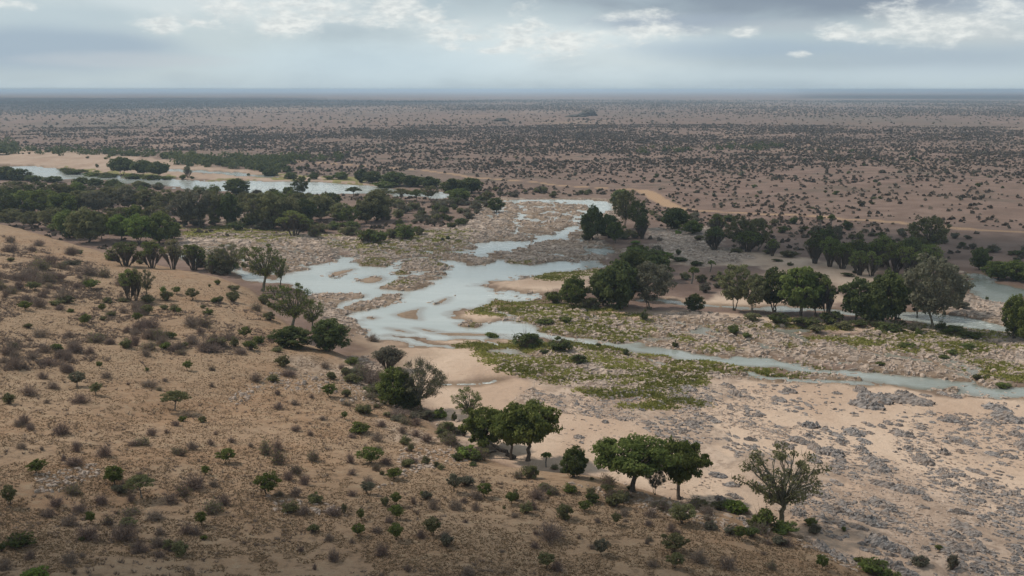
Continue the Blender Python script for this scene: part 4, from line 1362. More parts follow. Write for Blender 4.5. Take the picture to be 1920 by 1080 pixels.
# left-bank forest, front row first
FOREST = [(130, 446, 48, 56, 'dense', 'dark'), (165, 455, 58, 62, 'dense', 'dark'), (190, 448, 44, 40, 'dense', 'mid'), (100, 432, 40, 52, 'tall', 'olive'), (228, 452, 46, 46, 'mid', 'bright'), (262, 458, 52, 48, 'mid', 'bright'),
          (300, 456, 52, 52, 'dense', 'mid'), (325, 448, 30, 30, 'dense', 'mid'), (215, 432, 40, 50, 'dense', 'dark'), (255, 430, 42, 50, 'mid', 'mid'), (292, 432, 44, 48, 'tall', 'olive'), (345, 424, 56, 50, 'tall', 'grey'),
          (375, 424, 66, 64, 'tall', 'grey'), (405, 424, 60, 50, 'tall', 'olive'), (432, 424, 58, 40, 'dense', 'dark'), (480, 428, 62, 58, 'tall', 'olive'), (512, 430, 64, 54, 'mid', 'olive'), (540, 428, 52, 50, 'dense', 'dark'),
          (572, 424, 48, 46, 'mid', 'dark'), (600, 412, 44, 58, 'dense', 'dark'), (640, 420, 36, 44, 'mid', 'olive'), (655, 424, 34, 36, 'dense', 'mid'), (686, 418, 40, 40, 'dense', 'dark'), (706, 414, 52, 62, 'dense', 'dark'),
          (15, 402, 48, 60, 'dense', 'dark'), (48, 405, 46, 58, 'dense', 'dark'), (85, 408, 50, 58, 'dense', 'dark'), (118, 410, 46, 52, 'dense', 'mid'), (150, 402, 44, 52, 'mid', 'olive'), (182, 404, 42, 50, 'tall', 'grey'),
          (30, 380, 38, 60, 'dense', 'dark'), (72, 382, 38, 56, 'dense', 'dark'), (112, 384, 38, 54, 'mid', 'dark'), (146, 380, 34, 48, 'dense', 'dark'), (205, 392, 40, 52, 'mid', 'olive'), (240, 396, 42, 48, 'tall', 'grey'),
          (278, 398, 40, 48, 'mid', 'dark'), (312, 402, 42, 46, 'tall', 'olive'), (20, 424, 30, 50, 'dense', 'dark'), (60, 428, 30, 48, 'tall', 'olive'), (340, 398, 38, 44, 'tall', 'olive'), (182, 384, 34, 44, 'tall', 'grey'),
          (0, 412, 50, 60, 'dense', 'dark'), (-20, 396, 46, 60, 'dense', 'dark'), (460, 408, 44, 46, 'tall', 'olive'), (620, 398, 34, 40, 'mid', 'dark'), (560, 404, 40, 46, 'dense', 'dark'), (520, 402, 40, 44, 'dense', 'dark')]
rngK = np.random.default_rng(21)
for (u, v, h, w, sp, c) in FOREST:
    if sp == 'dense' and rngK.random() < 0.45:
        sp = 'tall'
    if c == 'dark':
        c = rngK.choice(['dark', 'mid', 'olive', 'olive'])
    h *= 1.08
    lab = lm = None
    if (u, v) == (228, 452):
        lab, lm = 'bright yellow-green tree, left of the two in the left bank forest', 'the bright green trees'
    if (u, v) == (262, 458):
        lab = 'bright yellow-green tree, right of the two in the left bank forest'
    if (u, v) == (706, 414):
        lab, lm = 'dark flat-topped tree standing above the green bank shrubs', 'the dark flat-topped bank tree'
    if (u, v) == (375, 424):
        lab, lm = 'tallest grey-green feathery tree of the left forest, beside a rocky gap', 'the tall feathery tree by the gap'
    tree(u, v, h, w, sp, c, lab, lm, group='trees of the left bank forest')
doum(552, 442, 46, 72, 'mid', 'wide bright-topped doum palm thicket above the rocky flats', 'the wide palm thicket')
# between the two arms, towards the far river
for (u, v, h, w, sp, c, lab, lm) in [
    (445, 365, 30, 46, 'dense', 'dark', 'dark round tree standing against the far river', 'the dark tree against the far river'),
    (565, 368, 38, 34, 'tall', 'dark', 'tall slender tree cutting across the far river', 'the slender tree across the far river'),
    (663, 369, 20, 32, 'umbrella', 'dark', 'small dark umbrella tree against the far river', 'the far umbrella tree'),
    (540, 366, 16, 20, 'far', 'dark', None, None), (720, 374, 22, 34, 'umbrella', 'olive', None, None), (752, 376, 24, 40, 'umbrella', 'olive', None, None), (782, 378, 24, 34, 'umbrella', 'dark', None, None),
    (805, 374, 26, 30, 'tall', 'olive', None, None), (850, 368, 34, 50, 'dense', 'dark', 'dark tree mass at the right end of the far river, left tree', 'the dark trees at the far river end'),
    (882, 362, 30, 44, 'dense', 'dark', None, None), (860, 377, 24, 42, 'dense', 'mid', None, None), (740, 348, 26, 44, 'dense', 'dark', None, None), (772, 350, 22, 40, 'dense', 'dark', None, None), (700, 344, 24, 36, 'dense', 'dark', None, None),
    (804, 352, 22, 40, 'far', 'dark', None, None), (722, 353, 14, 40, 'far', 'mid', None, None), (678, 342, 26, 24, 'far', 'dark', None, None), (540, 325, 14, 14, 'far', 'dark', None, None), (508, 332, 16, 30, 'far', 'dark', None, None),
    (545, 335, 12, 26, 'far', 'dark', None, None), (640, 336, 14, 28, 'far', 'mid', None, None), (490, 322, 14, 18, 'far', 'dark', None, None), (588, 336, 10, 20, 'far', 'dark', None, None),
    (230, 328, 33, 46, 'dome', 'dark', 'dark dome-shaped tree, left of three on the river island', 'the dome trees on the island'),
    (268, 331, 30, 40, 'dome', 'dark', 'dark dome-shaped tree, middle of three on the river island', None), (298, 333, 29, 40, 'dome', 'dark', 'dark dome-shaped tree, right of three on the river island', None),
    (930, 400, 30, 32, 'mid', 'dark', 'green tree at the corner where rapids meet the scrub', 'the tree beside the rapids'),
    (10, 336, 24, 46, 'far', 'dark', None, None), (35, 338, 22, 40, 'far', 'dark', None, None), (62, 340, 12, 30, 'far', 'dark', None, None), (100, 342, 12, 34, 'far', 'dark', None, None), (152, 348, 16, 28, 'far', 'dark', None, None),
    (178, 350, 16, 32, 'far', 'dark', None, None), (212, 354, 18, 34, 'far', 'dark', None, None), (262, 352, 13, 30, 'far', 'olive', None, None), (298, 354, 12, 18, 'far', 'dark', None, None), (-10, 290, 16, 44, 'far', 'dark', None, None), (14, 282, 14, 30, 'far', 'dark', None, None)]:
    tree(u, v, h, w, sp, c, lab, lm, group='trees by the far river')
doum(352, 333, 22, 16, 'dark', 'lone far palm on the pale sandbank', 'the lone sandbank palm')
# right bank
for (u, v, h, w, sp, c, lab, lm) in [
    (1112, 450, 62, 46, 'dense', 'dark', 'broad dark tree beside the white chute', 'the dark tree by the chute'), (1140, 446, 46, 40, 'dense', 'dark', None, None),
    (1154, 456, 40, 32, 'mid', 'mid', None, None), (1172, 428, 72, 44, 'tall', 'olive', 'tall grey-green tree behind the chute trees', 'the tall tree above the chute'), (1196, 432, 56, 36, 'tall', 'dark', None, None),
    (1166, 372, 18, 30, 'far', 'mid', None, None), (1160, 384, 26, 34, 'far', 'dark', None, None),
    (1266, 430, 40, 52, 'dense', 'dark', 'dark broad tree just left below the road bend', 'the dark tree below the road bend'), (1298, 438, 24, 40, 'dense', 'mid', None, None),
    (1385, 468, 62, 48, 'tall', 'olive', None, None), (1420, 470, 58, 46, 'tall', 'olive', 'grey-green feathery tree between two palm clumps', None),
    (1160, 580, 92, 74, 'dense', 'dark', 'large dark tree, left half of the central bank clump', 'the central bank clump'), (1130, 572, 66, 52, 'dense', 'dark', None, None), (1185, 560, 90, 60, 'mid', 'dark', None, None),
    (1218, 580, 90, 84, 'tall', 'grey', 'grey-brown feathery tree, right half of the central bank clump', None),
    (1190, 520, 50, 60, 'dense', 'dark', None, None), (1228, 526, 50, 56, 'dense', 'dark', None, None), (1195, 488, 30, 40, 'mid', 'mid', None, None), (1240, 492, 22, 40, 'mid', 'bright', 'low yellow-green tree behind the central bank clump', None),
    (1077, 574, 56, 52, 'lush', 'mid', 'rounded green tree left of the central bank clump', 'the rounded tree left of the central clump'),
    (1376, 582, 88, 66, 'tall', 'olive', 'olive tree at the left end of the right bank row', 'the olive row-end tree'), (1412, 588, 74, 50, 'tall', 'olive', None, None), (1452, 586, 84, 66, 'mid', 'dark', None, None),
    (1500, 594, 96, 78, 'mid', 'mid', None, None), (1530, 592, 84, 56, 'mid', 'dark', None, None), (1605, 600, 80, 66, 'mid', 'dark', 'round dark tree left of the pale-trunked tree', None),
    (1660, 608, 98, 70, 'dense', 'dark', 'dark tree with pale dead stems in the right bank row', 'the pale-stemmed tree'), (1688, 596, 78, 46, 'tall', 'dark', None, None), (1640, 606, 60, 40, 'dense', 'mid', None, None),
    (1750, 618, 140, 108, 'tall', 'grey', 'tallest right bank tree with single straight trunk beside the rapids', 'the tallest right bank tree'), (1720, 600, 92, 66, 'tall', 'dark', None, None), (1770, 590, 86, 62, 'tall', 'grey', None, None),
    (1738, 478, 74, 72, 'tall', 'olive', 'tall olive tree rising above the palm grove', 'the tall tree above the palm grove'), (1726, 517, 40, 40, 'mid', 'mid', None, None),
    (1837, 506, 44, 34, 'dense', 'dark', 'dark bushy tree above the shaded inlet at right', 'the dark tree above the inlet'), (1870, 524, 36, 50, 'dense', 'mid', None, None), (1906, 526, 38, 50, 'dense', 'mid', None, None), (1940, 530, 40, 50, 'dense', 'mid', None, None),
    (1902, 634, 84, 54, 'lush', 'mid', 'green tree at the right frame edge beside the water', 'the right edge tree'), (1930, 640, 80, 60, 'lush', 'mid', None, None),
    (1302, 585, 34, 34, 'lush', 'dark', 'dark shrubby tree alone right of the central bank clump', 'the lone dark shrubby tree')]:
    tree(u, v, h, w, sp, c, lab, lm, group=B_)
tree(1568, 466, 42, 26, 'bare', 'grey', 'leafless pale tree rising from the palm grove', 'the leafless pale tree', group=B_)
tree(1232, 482, 22, 24, 'bare', 'grey', 'leafless dead tree behind the central bank clump', None, group=B_)
for (u, v, h, w, c, lab, lm) in [
    (1204, 448, 46, 30, 'dark', None, None), (1340, 468, 46, 42, 'dark', 'doum palm with two tiers right of the road bend', 'the two-tier palm'), (1344, 440, 38, 36, 'dark', None, None), (1402, 472, 42, 52, 'mid', None, None), (1448, 480, 32, 28, 'dark', None, None),
    (1528, 494, 56, 40, 'dark', None, None), (1556, 500, 60, 44, 'dark', None, None), (1545, 466, 40, 44, 'dark', 'doum palm topping the left end of the palm grove', 'the left end of the palm grove'), (1580, 504, 52, 44, 'dark', None, None),
    (1606, 500, 54, 52, 'dark', None, None), (1612, 516, 46, 42, 'mid', None, None), (1634, 518, 46, 42, 'mid', None, None), (1650, 500, 58, 56, 'dark', None, None), (1678, 514, 60, 54, 'mid', None, None), (1700, 520, 56, 48, 'mid', None, None),
    (1705, 498, 56, 54, 'dark', None, None), (1742, 516, 58, 56, 'dark', None, None), (1550, 596, 74, 36, 'mid', 'narrow doum palm in the middle of the right bank row', None), (1190, 506, 46, 50, 'dark', None, None), (1222, 512, 44, 46, 'dark', None, None),
    (1680, 600, 86, 34, 'dark', None, None)]:
    doum(u, v, h, w, c, lab, lm)
palmlet(1296, 532, 34, 26, 'mid', 'young palm on the sandy flat right of the central bank clump', 'the sand-flat palm'); palmlet(1331, 510, 24, 18); palmlet(1558, 426, 26, 16); palmlet(1540, 428, 26, 14); palmlet(1640, 570, 14, 10)

# ------------------------------------------------------------------ bushes by the river
def in_poly_px(n, poly, rng):
    p = np.array(poly, float)
    lo, hi_ = p.min(0), p.max(0)
    out = np.zeros((0, 2))
    while len(out) < n:
        c = rng.uniform(lo, hi_, (n * 3, 2))
        m = np.zeros(len(c), bool)
        for i in range(len(p)):
            a, b = p[i], p[(i + 1) % len(p)]
            cr = (a[1] > c[:, 1]) != (b[1] > c[:, 1])
            xi = (b[0] - a[0]) * (c[:, 1] - a[1]) / (b[1] - a[1] + 1e-12) + a[0]
            m ^= cr & (c[:, 0] < xi)
        out = np.concatenate([out, c[m]])
    return out[:n]


RB = 'bushes along the river'
for (u, v, w, h, c, lab, lm) in [
    (990, 650, 62, 30, 'dark', 'left of two dark bushes on the bank of the lower channel', 'the two channel bushes'), (1049, 656, 56, 28, 'dark', 'right of two dark bushes on the bank of the lower channel', None),
    (1020, 662, 20, 9, 'dark', None, None), (1085, 680, 36, 18, 'dark', None, None), (1173, 666, 12, 14, 'dark', None, None), (1122, 650, 12, 8, 'dark', None, None), (1266, 650, 14, 13, 'dark', None, None), (923, 634, 32, 13, 'mid', None, None),
    (1375, 626, 28, 20, 'mid', None, None), (1400, 634, 20, 13, 'mid', None, None), (1208, 600, 20, 22, 'dark', None, None), (1040, 568, 36, 24, 'mid', None, None), (1106, 578, 42, 24, 'olive', None, None), (1060, 604, 30, 14, 'mid', None, None), (1020, 606, 40, 10, 'mid', None, None), (1030, 560, 22, 16, 'olive', None, None),
    (690, 452, 44, 26, 'mid', None, None), (710, 454, 40, 24, 'mid', None, None), (760, 448, 48, 36, 'mid', 'large rounded green bush on the left bank above the flats', 'the big left-bank bush'), (735, 446, 34, 24, 'olive', None, None), (655, 440, 44, 18, 'olive', None, None), (785, 440, 30, 20, 'olive', None, None),
    (600, 436, 40, 20, 'olive', None, None), (625, 430, 30, 16, 'mid', None, None), (590, 444, 26, 18, 'olive', None, None), (840, 450, 10, 9, 'dark', None, None), (830, 452, 8, 8, 'dark', None, None),
    (1170, 448, 28, 14, 'olive', None, None), (1100, 450, 24, 14, 'olive', None, None), (1190, 446, 28, 16, 'olive', None, None), (1192, 458, 22, 10, 'bright', None, None), (1272, 440, 14, 12, 'bright', None, None), (1310, 450, 24, 12, 'olive', None, None), (1180, 440, 24, 12, 'olive', None, None),
    (1275, 490, 34, 10, 'dark', None, None), (1306, 498, 26, 10, 'dark', None, None), (1272, 478, 12, 12, 'dark', None, None), (1340, 526, 24, 12, 'grey', None, None), (1315, 530, 24, 18, 'olive', None, None), (1345, 540, 18, 12, 'grey', None, None), (1285, 524, 22, 16, 'olive', None, None), (1322, 548, 26, 22, 'grey', None, None),
    (1482, 498, 14, 8, 'dark', None, None), (1458, 490, 22, 6, 'dark', None, None), (1590, 518, 26, 9, 'dark', None, None), (1605, 512, 20, 8, 'dark', None, None), (1480, 482, 40, 14, 'olive', None, None), (1440, 476, 24, 12, 'olive', None, None), (1380, 474, 26, 12, 'olive', None, None),
    (1800, 578, 40, 16, 'grey', 'low grey shrub below the tallest right bank tree', None), (1764, 618, 20, 18, 'dark', None, None), (1716, 622, 28, 22, 'grey', None, None), (1722, 628, 18, 16, 'mid', None, None), (1560, 606, 54, 26, 'dark', None, None), (1510, 612, 60, 24, 'dark', None, None), (1460, 606, 50, 22, 'dark', None, None), (1410, 600, 40, 16, 'olive', None, None), (1630, 606, 60, 30, 'dark', None, None), (1670, 622, 50, 22, 'dark', None, None), (1580, 616, 40, 18, 'olive', None, None), (1530, 622, 36, 14, 'olive', None, None),
    (1610, 612, 44, 16, 'dark', None, None), (1645, 614, 40, 16, 'dark', None, None), (1685, 612, 32, 18, 'dark', None, None), (1785, 622, 44, 14, 'mid', None, None), (1820, 632, 52, 14, 'mid', None, None), (1815, 652, 34, 12, 'mid', None, None), (1786, 664, 22, 10, 'mid', None, None), (1850, 566, 8, 14, 'dark', None, None),
    (1880, 726, 34, 10, 'mid', None, None), (1832, 712, 20, 12, 'dark', None, None), (1852, 710, 12, 9, 'dark', None, None), (1770, 672, 22, 8, 'mid', None, None), (1650, 684, 20, 7, 'mid', None, None), (1700, 650, 40, 9, 'mid', None, None),
    (140, 328, 60, 14, 'dark', None, None), (180, 332, 50, 13, 'mid', None, None), (205, 334, 44, 12, 'dark', None, None), (250, 336, 44, 12, 'mid', None, None), (285, 338, 42, 12, 'mid', None, None), (312, 338, 28, 10, 'mid', None, None), (122, 322, 32, 9, 'mid', None, None), (182, 314, 8, 8, 'dark', None, None),
    (343, 336, 16, 10, 'mid', None, None), (360, 335, 12, 6, 'dark', None, None), (164, 297, 8, 5, 'dark', None, None), (55, 289, 7, 5, 'dark', None, None), (43, 289, 5, 3, 'dark', None, None), (29, 288, 6, 3, 'dark', None, None), (466, 330, 8, 6, 'dark', None, None),
    (590, 330, 20, 10, 'dark', None, None), (615, 322, 14, 7, 'dark', None, None), (617, 336, 28, 9, 'mid', None, None), (560, 318, 12, 8, 'dark', None, None), (577, 315, 10, 8, 'dark', None, None),
    (826, 784, 34, 22, 'bright', 'light green bush on the sand edge between half-bare and twisted trees', None), (852, 788, 14, 18, 'dark', None, None), (800, 786, 40, 20, 'grey', None, None), (776, 784, 24, 14, 'grey', None, None),
    (1380, 962, 54, 30, 'bright', None, None), (1432, 990, 52, 46, 'mid', None, None), (1468, 998, 66, 20, 'mid', None, None), (1348, 956, 36, 22, 'olive', None, None), (1310, 950, 44, 18, 'olive', None, None), (1520, 984, 30, 16, 'mid', None, None), (1528, 1000, 26, 22, 'grey', None, None), (1582, 996, 10, 12, 'mid', None, None),
    (1620, 1062, 46, 22, 'mid', None, None), (1640, 1078, 62, 34, 'mid', 'bright green bush mass below the hillside edge, bottom right', 'the bottom right bush'), (1665, 1092, 50, 26, 'mid', None, None), (1760, 1030, 16, 10, 'mid', None, None), (1785, 1068, 26, 36, 'grey', None, None), (1725, 1060, 40, 22, 'grey', None, None)]:
    bush(u, v, w, h, c, lab, lm, group=RB, name='riverside_bush', words=f"{'large ' if w > 34 else 'small ' if w < 17 else ''}{CW[c]} riverside bush")
rngF = np.random.default_rng(8)
for poly, n in (([(0, 412), (110, 420), (200, 440), (330, 458), (330, 440), (200, 415), (0, 395)], 34), ([(340, 412), (460, 414), (620, 420), (700, 424), (700, 436), (600, 440), (480, 436), (340, 428)], 26), ([(190, 488), (300, 500), (420, 516), (480, 520), (440, 505), (300, 490)], 12), ([(200, 350), (420, 362), (640, 372), (640, 384), (400, 384), (200, 375)], 30)):
    for (u, v) in in_poly_px(n, poly, rngF):
        w = rngF.uniform(18, 38)
        c = rngF.choice(['dark', 'olive', 'mid', 'grey'])
        bush(u, v, w, w * rngF.uniform(0.45, 0.7), c, group='undergrowth of the left bank forest', name='riverside_bush', words=f"{'large ' if w > 31 else 'small ' if w < 23 else ''}{CW[c]} undergrowth bush")
# far-bank thicket: one long run of bushes, nobody can count them
thk = Geo()
rngT = np.random.default_rng(31)
TB = [([(-20, 286), (60, 283), (180, 287), (280, 291), (360, 297), (420, 305), (480, 312), (540, 318)], 3.0, 190), ([(330, 303), (400, 306), (460, 312), (520, 316)], 5.0, 90), ([(420, 297), (540, 298), (640, 299)], 2.0, 60), ([(480, 302), (545, 306)], 1.5, 30), ([(-20, 276), (30, 274)], 5, 24),
      ([(1200, 285), (1300, 282), (1400, 279), (1480, 274)], 2.5, 34)]
for pts, wv_, n in TB:
    a = np.array(pts, float)
    seg = np.r_[0, np.cumsum(np.hypot(*np.diff(a, axis=0).T))]
    s_ = rngT.uniform(0, seg[-1], n)
    u = np.interp(s_, seg, a[:, 0]); v = np.interp(s_, seg, a[:, 1]) + rngT.normal(size=n) * wv_
    X, Y, Z = ground_at(u, v)
    for x, y, z in zip(X, Y, Z):
        w = rngT.uniform(3.0, 6.5)
        clump_leaves(thk, (x, y, z + w * 0.35), w, 26, 0.9, rngT, 0.75, rngT.uniform(0.1, 0.6), 0, 0.6)
o = link('riverside_thicket', thk.mesh('riverside_thicket', [LEAF['dark']]))
o['kind'] = 'stuff'; o['label'] = 'dark green thicket lining the far bank of the river'

# ------------------------------------------------------------------ bushes and small trees on the slope
S_ = 'green bushes on the dry slope'
for (u, v, w, h, c, lab, lm) in [
    (145, 724, 32, 28, 'grey', 'small leaning grey-green tree on the left slope', 'the leaning grey-green tree'), (180, 740, 22, 24, 'olive', None, None), (328, 769, 56, 40, 'olive', 'lone umbrella-shaped tree with pale open crown on the bare slope', 'the lone umbrella tree'),
    (265, 934, 56, 48, 'olive', 'dark flat-topped tree with forked trunk at lower left', 'the lower-left flat-topped tree'), (216, 912, 40, 42, 'mid', 'upright green tree just behind the lower-left flat-topped tree', None), (425, 868, 34, 28, 'mid', 'round bright green little tree casting a shadow on the open slope', 'the round green tree'),
    (502, 928, 46, 44, 'mid', 'round-crowned tree with clear trunk in the lower slope', 'the round-crowned tree'), (695, 868, 42, 30, 'mid', 'spreading green little tree left of the stony ledges', 'the spreading little tree'), (69, 888, 34, 28, 'mid', None, None),
    (742, 946, 20, 24, 'mid', None, None), (744, 973, 28, 28, 'mid', None, None), (742, 1012, 28, 32, 'mid', 'green small tree lowest in a column of three on the lower slope', 'the column of three small trees'), (677, 976, 14, 24, 'mid', 'narrow upright little tree left of the column of three', 'the narrow upright little tree'), (851, 922, 24, 36, 'grey', 'thin grey-green small tree with bare stem', 'the thin grey-green tree'), (810, 1004, 32, 36, 'olive', None, None), (910, 932, 28, 28, 'mid', None, None), (958, 945, 20, 24, 'mid', None, None),
    (740, 898, 32, 22, 'mid', None, None), (690, 926, 28, 24, 'grey', None, None), (672, 1005, 26, 24, 'mid', None, None), (1264, 1034, 48, 34, 'olive', 'olive flat-crowned bush, upper of a pair low on the slope', 'the olive bush pair'), (1267, 1065, 32, 30, 'olive', 'olive flat-crowned bush, lower of a pair low on the slope', None),
    (1280, 982, 48, 38, 'olive', None, None), (1387, 1012, 24, 28, 'mid', 'small green tree in front of the pale boulders', 'the tree before the boulders'), (1540, 1067, 24, 28, 'mid', None, None), (1128, 1040, 28, 30, 'grey', 'grey-green small tree with bare forked stems low on the slope', 'the bare-forked small tree'), (1097, 958, 24, 20, 'mid', None, None), (1155, 984, 18, 24, 'olive', None, None), (1023, 1066, 32, 32, 'olive', None, None), (169, 982, 18, 24, 'mid', None, None),
    (378, 985, 24, 28, 'mid', 'small green tree tangled with a grey shrub, lower left slope', 'the tree with the grey shrub'), (277, 590, 22, 20, 'olive', 'small olive tree below the slope doum palms', 'the olive tree below the palms'), (460, 634, 22, 22, 'mid', 'small green tree at the right end of the dense scrub belt', 'the tree ending the scrub belt'), (47, 582, 24, 18, 'mid', 'small green tree near the left edge above the scrub belt', 'the small left edge tree'), (172, 542, 26, 18, 'mid', 'small green tree with a shadow on bare orange soil, upper left', 'the green tree on bare soil'), (352, 694, 17, 19, 'mid', 'tiny green tree alone on the pale bare patch', 'the tiny tree on the pale patch'), (618, 744, 28, 26, 'mid', None, None), (192, 583, 14, 14, 'mid', None, None), (331, 551, 15, 14, 'mid', None, None),
    (360, 562, 24, 22, 'olive', None, None), (186, 690, 12, 13, 'mid', None, None), (160, 610, 20, 22, 'mid', 'dark green small tree inside the dense scrub belt, left', 'the dark tree in the scrub belt'), (63, 545, 26, 18, 'olive', None, None), (17, 948, 28, 40, 'olive', 'olive small tree at the left frame edge, lower slope', 'the left edge olive tree'), (385, 890, 18, 18, 'mid', None, None), (646, 786, 12, 16, 'mid', None, None), (258, 603, 18, 18, 'mid', None, None), (335, 588, 12, 12, 'mid', None, None)]:
    x, y, z = ground_at(u, v)
    sp = 'umbrella' if (w > 50 and h < 50 and u < 400) else 'small'
    tree(u, v, h, w, sp, c, lab, lm, group='small trees on the dry slope', name='small_tree')
for (u, v, w, h, c) in [
    (342, 790, 18, 12, 'mid'), (380, 792, 18, 14, 'olive'), (276, 696, 9, 10, 'mid'), (17, 757, 24, 24, 'olive'), (25, 654, 20, 15, 'olive'), (107, 657, 27, 16, 'mid'), (186, 637, 23, 14, 'mid'), (235, 652, 24, 20, 'mid'), (295, 631, 24, 14, 'mid'), (320, 634, 24, 16, 'mid'), (470, 656, 28, 24, 'mid'), (405, 648, 44, 20, 'olive'), (440, 650, 20, 22, 'olive'),
    (310, 654, 24, 14, 'mid'), (345, 652, 22, 12, 'olive'), (200, 567, 20, 12, 'mid'), (125, 568, 32, 16, 'olive'), (105, 572, 28, 12, 'olive'), (277, 568, 28, 18, 'olive'), (312, 563, 28, 22, 'olive'), (306, 548, 14, 14, 'bright'), (402, 568, 16, 12, 'mid'), (412, 567, 18, 14, 'mid'), (408, 534, 13, 11, 'mid'), (393, 538, 7, 7, 'mid'), (437, 566, 30, 24, 'olive'), (438, 545, 26, 14, 'mid'),
    (327, 584, 20, 16, 'mid'), (390, 590, 22, 14, 'mid'), (381, 578, 14, 8, 'mid'), (308, 580, 18, 10, 'olive'), (208, 592, 20, 10, 'olive'), (193, 600, 16, 9, 'olive'), (133, 585, 16, 8, 'mid'), (150, 476, 14, 10, 'mid'), (85, 506, 16, 12, 'olive'), (120, 500, 14, 10, 'olive'), (20, 490, 16, 10, 'olive'), (135, 497, 44, 12, 'grey'), (53, 615, 20, 12, 'olive'), (207, 570, 10, 8, 'mid'), (232, 565, 30, 8, 'olive'),
    (530, 686, 33, 26, 'olive'), (512, 716, 26, 18, 'olive'), (622, 711, 22, 18, 'mid'), (650, 744, 22, 20, 'olive'), (660, 684, 32, 18, 'mid'), (648, 704, 20, 18, 'olive'), (682, 775, 36, 22, 'mid'), (676, 810, 44, 22, 'mid'), (760, 833, 26, 20, 'olive'), (771, 846, 14, 20, 'olive'), (836, 827, 34, 24, 'mid'), (870, 818, 16, 28, 'dark'), (764, 875, 32, 20, 'olive'), (799, 870, 20, 18, 'mid'),
    (818, 876, 12, 14, 'dark'), (827, 880, 18, 12, 'mid'), (880, 858, 54, 26, 'bright'), (905, 856, 30, 22, 'mid'), (887, 872, 16, 8, 'dark'), (995, 896, 36, 28, 'mid'), (37, 1024, 60, 30, 'dark'), (240, 986, 36, 18, 'olive'), (315, 1030, 24, 24, 'mid'), (338, 1040, 40, 30, 'olive'), (68, 1086, 56, 30, 'bright'), (382, 1012, 16, 12, 'mid'), (154, 1014, 12, 12, 'mid'), (3, 1034, 16, 20, 'dark'),
    (545, 960, 36, 24, 'mid'), (592, 942, 32, 22, 'olive'), (722, 948, 20, 22, 'olive'), (588, 998, 28, 22, 'olive'), (838, 1024, 32, 28, 'grey'), (874, 911, 40, 26, 'grey'), (800, 936, 22, 18, 'grey'), (792, 930, 10, 14, 'mid'), (945, 954, 8, 7, 'mid'), (887, 874, 16, 7, 'dark'), (987, 962, 28, 26, 'olive'), (1058, 973, 38, 34, 'olive'), (1030, 928, 14, 12, 'mid'), (967, 938, 18, 24, 'mid'),
    (1140, 922, 26, 18, 'olive'), (1152, 948, 42, 26, 'olive'), (1170, 940, 30, 18, 'grey'), (645, 962, 11, 22, 'olive'), (1108, 925, 20, 14, 'mid'), (1060, 888, 22, 14, 'dark'), (1040, 880, 16, 12, 'olive'), (225, 925, 30, 22, 'grey'), (22, 925, 14, 12, 'mid'), (1110, 900, 10, 8, 'olive'), (716, 890, 10, 9, 'olive'), (520, 660, 24, 12, 'olive'), (560, 655, 26, 12, 'mid'), (485, 645, 26, 20, 'mid'), (505, 600, 24, 18, 'mid'), (495, 570, 26, 20, 'olive'), (515, 580, 22, 16, 'mid'), (690, 775, 14, 10, 'mid'), (705, 765, 12, 9, 'olive')]:
    if c == 'mid' and int(u + v) % 2:
        c = 'olive'
    bush(u, v, w, h, c)

# scrub on the upland between the two river arms and below the road
rngU = np.random.default_rng(5)


UP = [(690, 395), (730, 375), (800, 385), (880, 372), (945, 370), (900, 395), (890, 420), (860, 430), (780, 425), (720, 420)]
for (u, v) in in_poly_px(62, UP, rngU):
    w = rngU.uniform(14, 28)
    bush(u, v, w, w * rngU.uniform(0.55, 0.8), rngU.choice(['olive', 'grey', 'grey', 'dark']), group='scrub between the river arms', name='scrub_bush', words=f"{'large' if w > 24 else 'small' if w < 17 else 'middling'} scrub bush")
UP2 = [(960, 350), (1100, 362), (1150, 366), (1140, 372), (950, 370), (900, 362)]
for (u, v) in in_poly_px(16, UP2, rngU):
    w = rngU.uniform(9, 18)
    bush(u, v, w, w * 0.65, rngU.choice(['olive', 'grey', 'dark']), group='scrub above the rapids', name='scrub_bush', words=f"{'large' if w > 15 else 'small' if w < 11 else 'middling'} scrub bush")
UP3 = [(1190, 400), (1250, 400), (1440, 415), (1600, 430), (1760, 445), (1930, 455), (1930, 500), (1860, 480), (1780, 470), (1480, 440), (1440, 440), (1320, 430), (1240, 420)]
for (u, v) in in_poly_px(74, UP3, rngU):
    w = rngU.uniform(10, 26)
    bush(u, v, w, w * rngU.uniform(0.5, 0.8), rngU.choice(['olive', 'grey', 'grey', 'dark']), group='scrub between road and palm grove', name='scrub_bush', words=f"{'large' if w > 21 else 'small' if w < 14 else 'middling'} scrub bush")

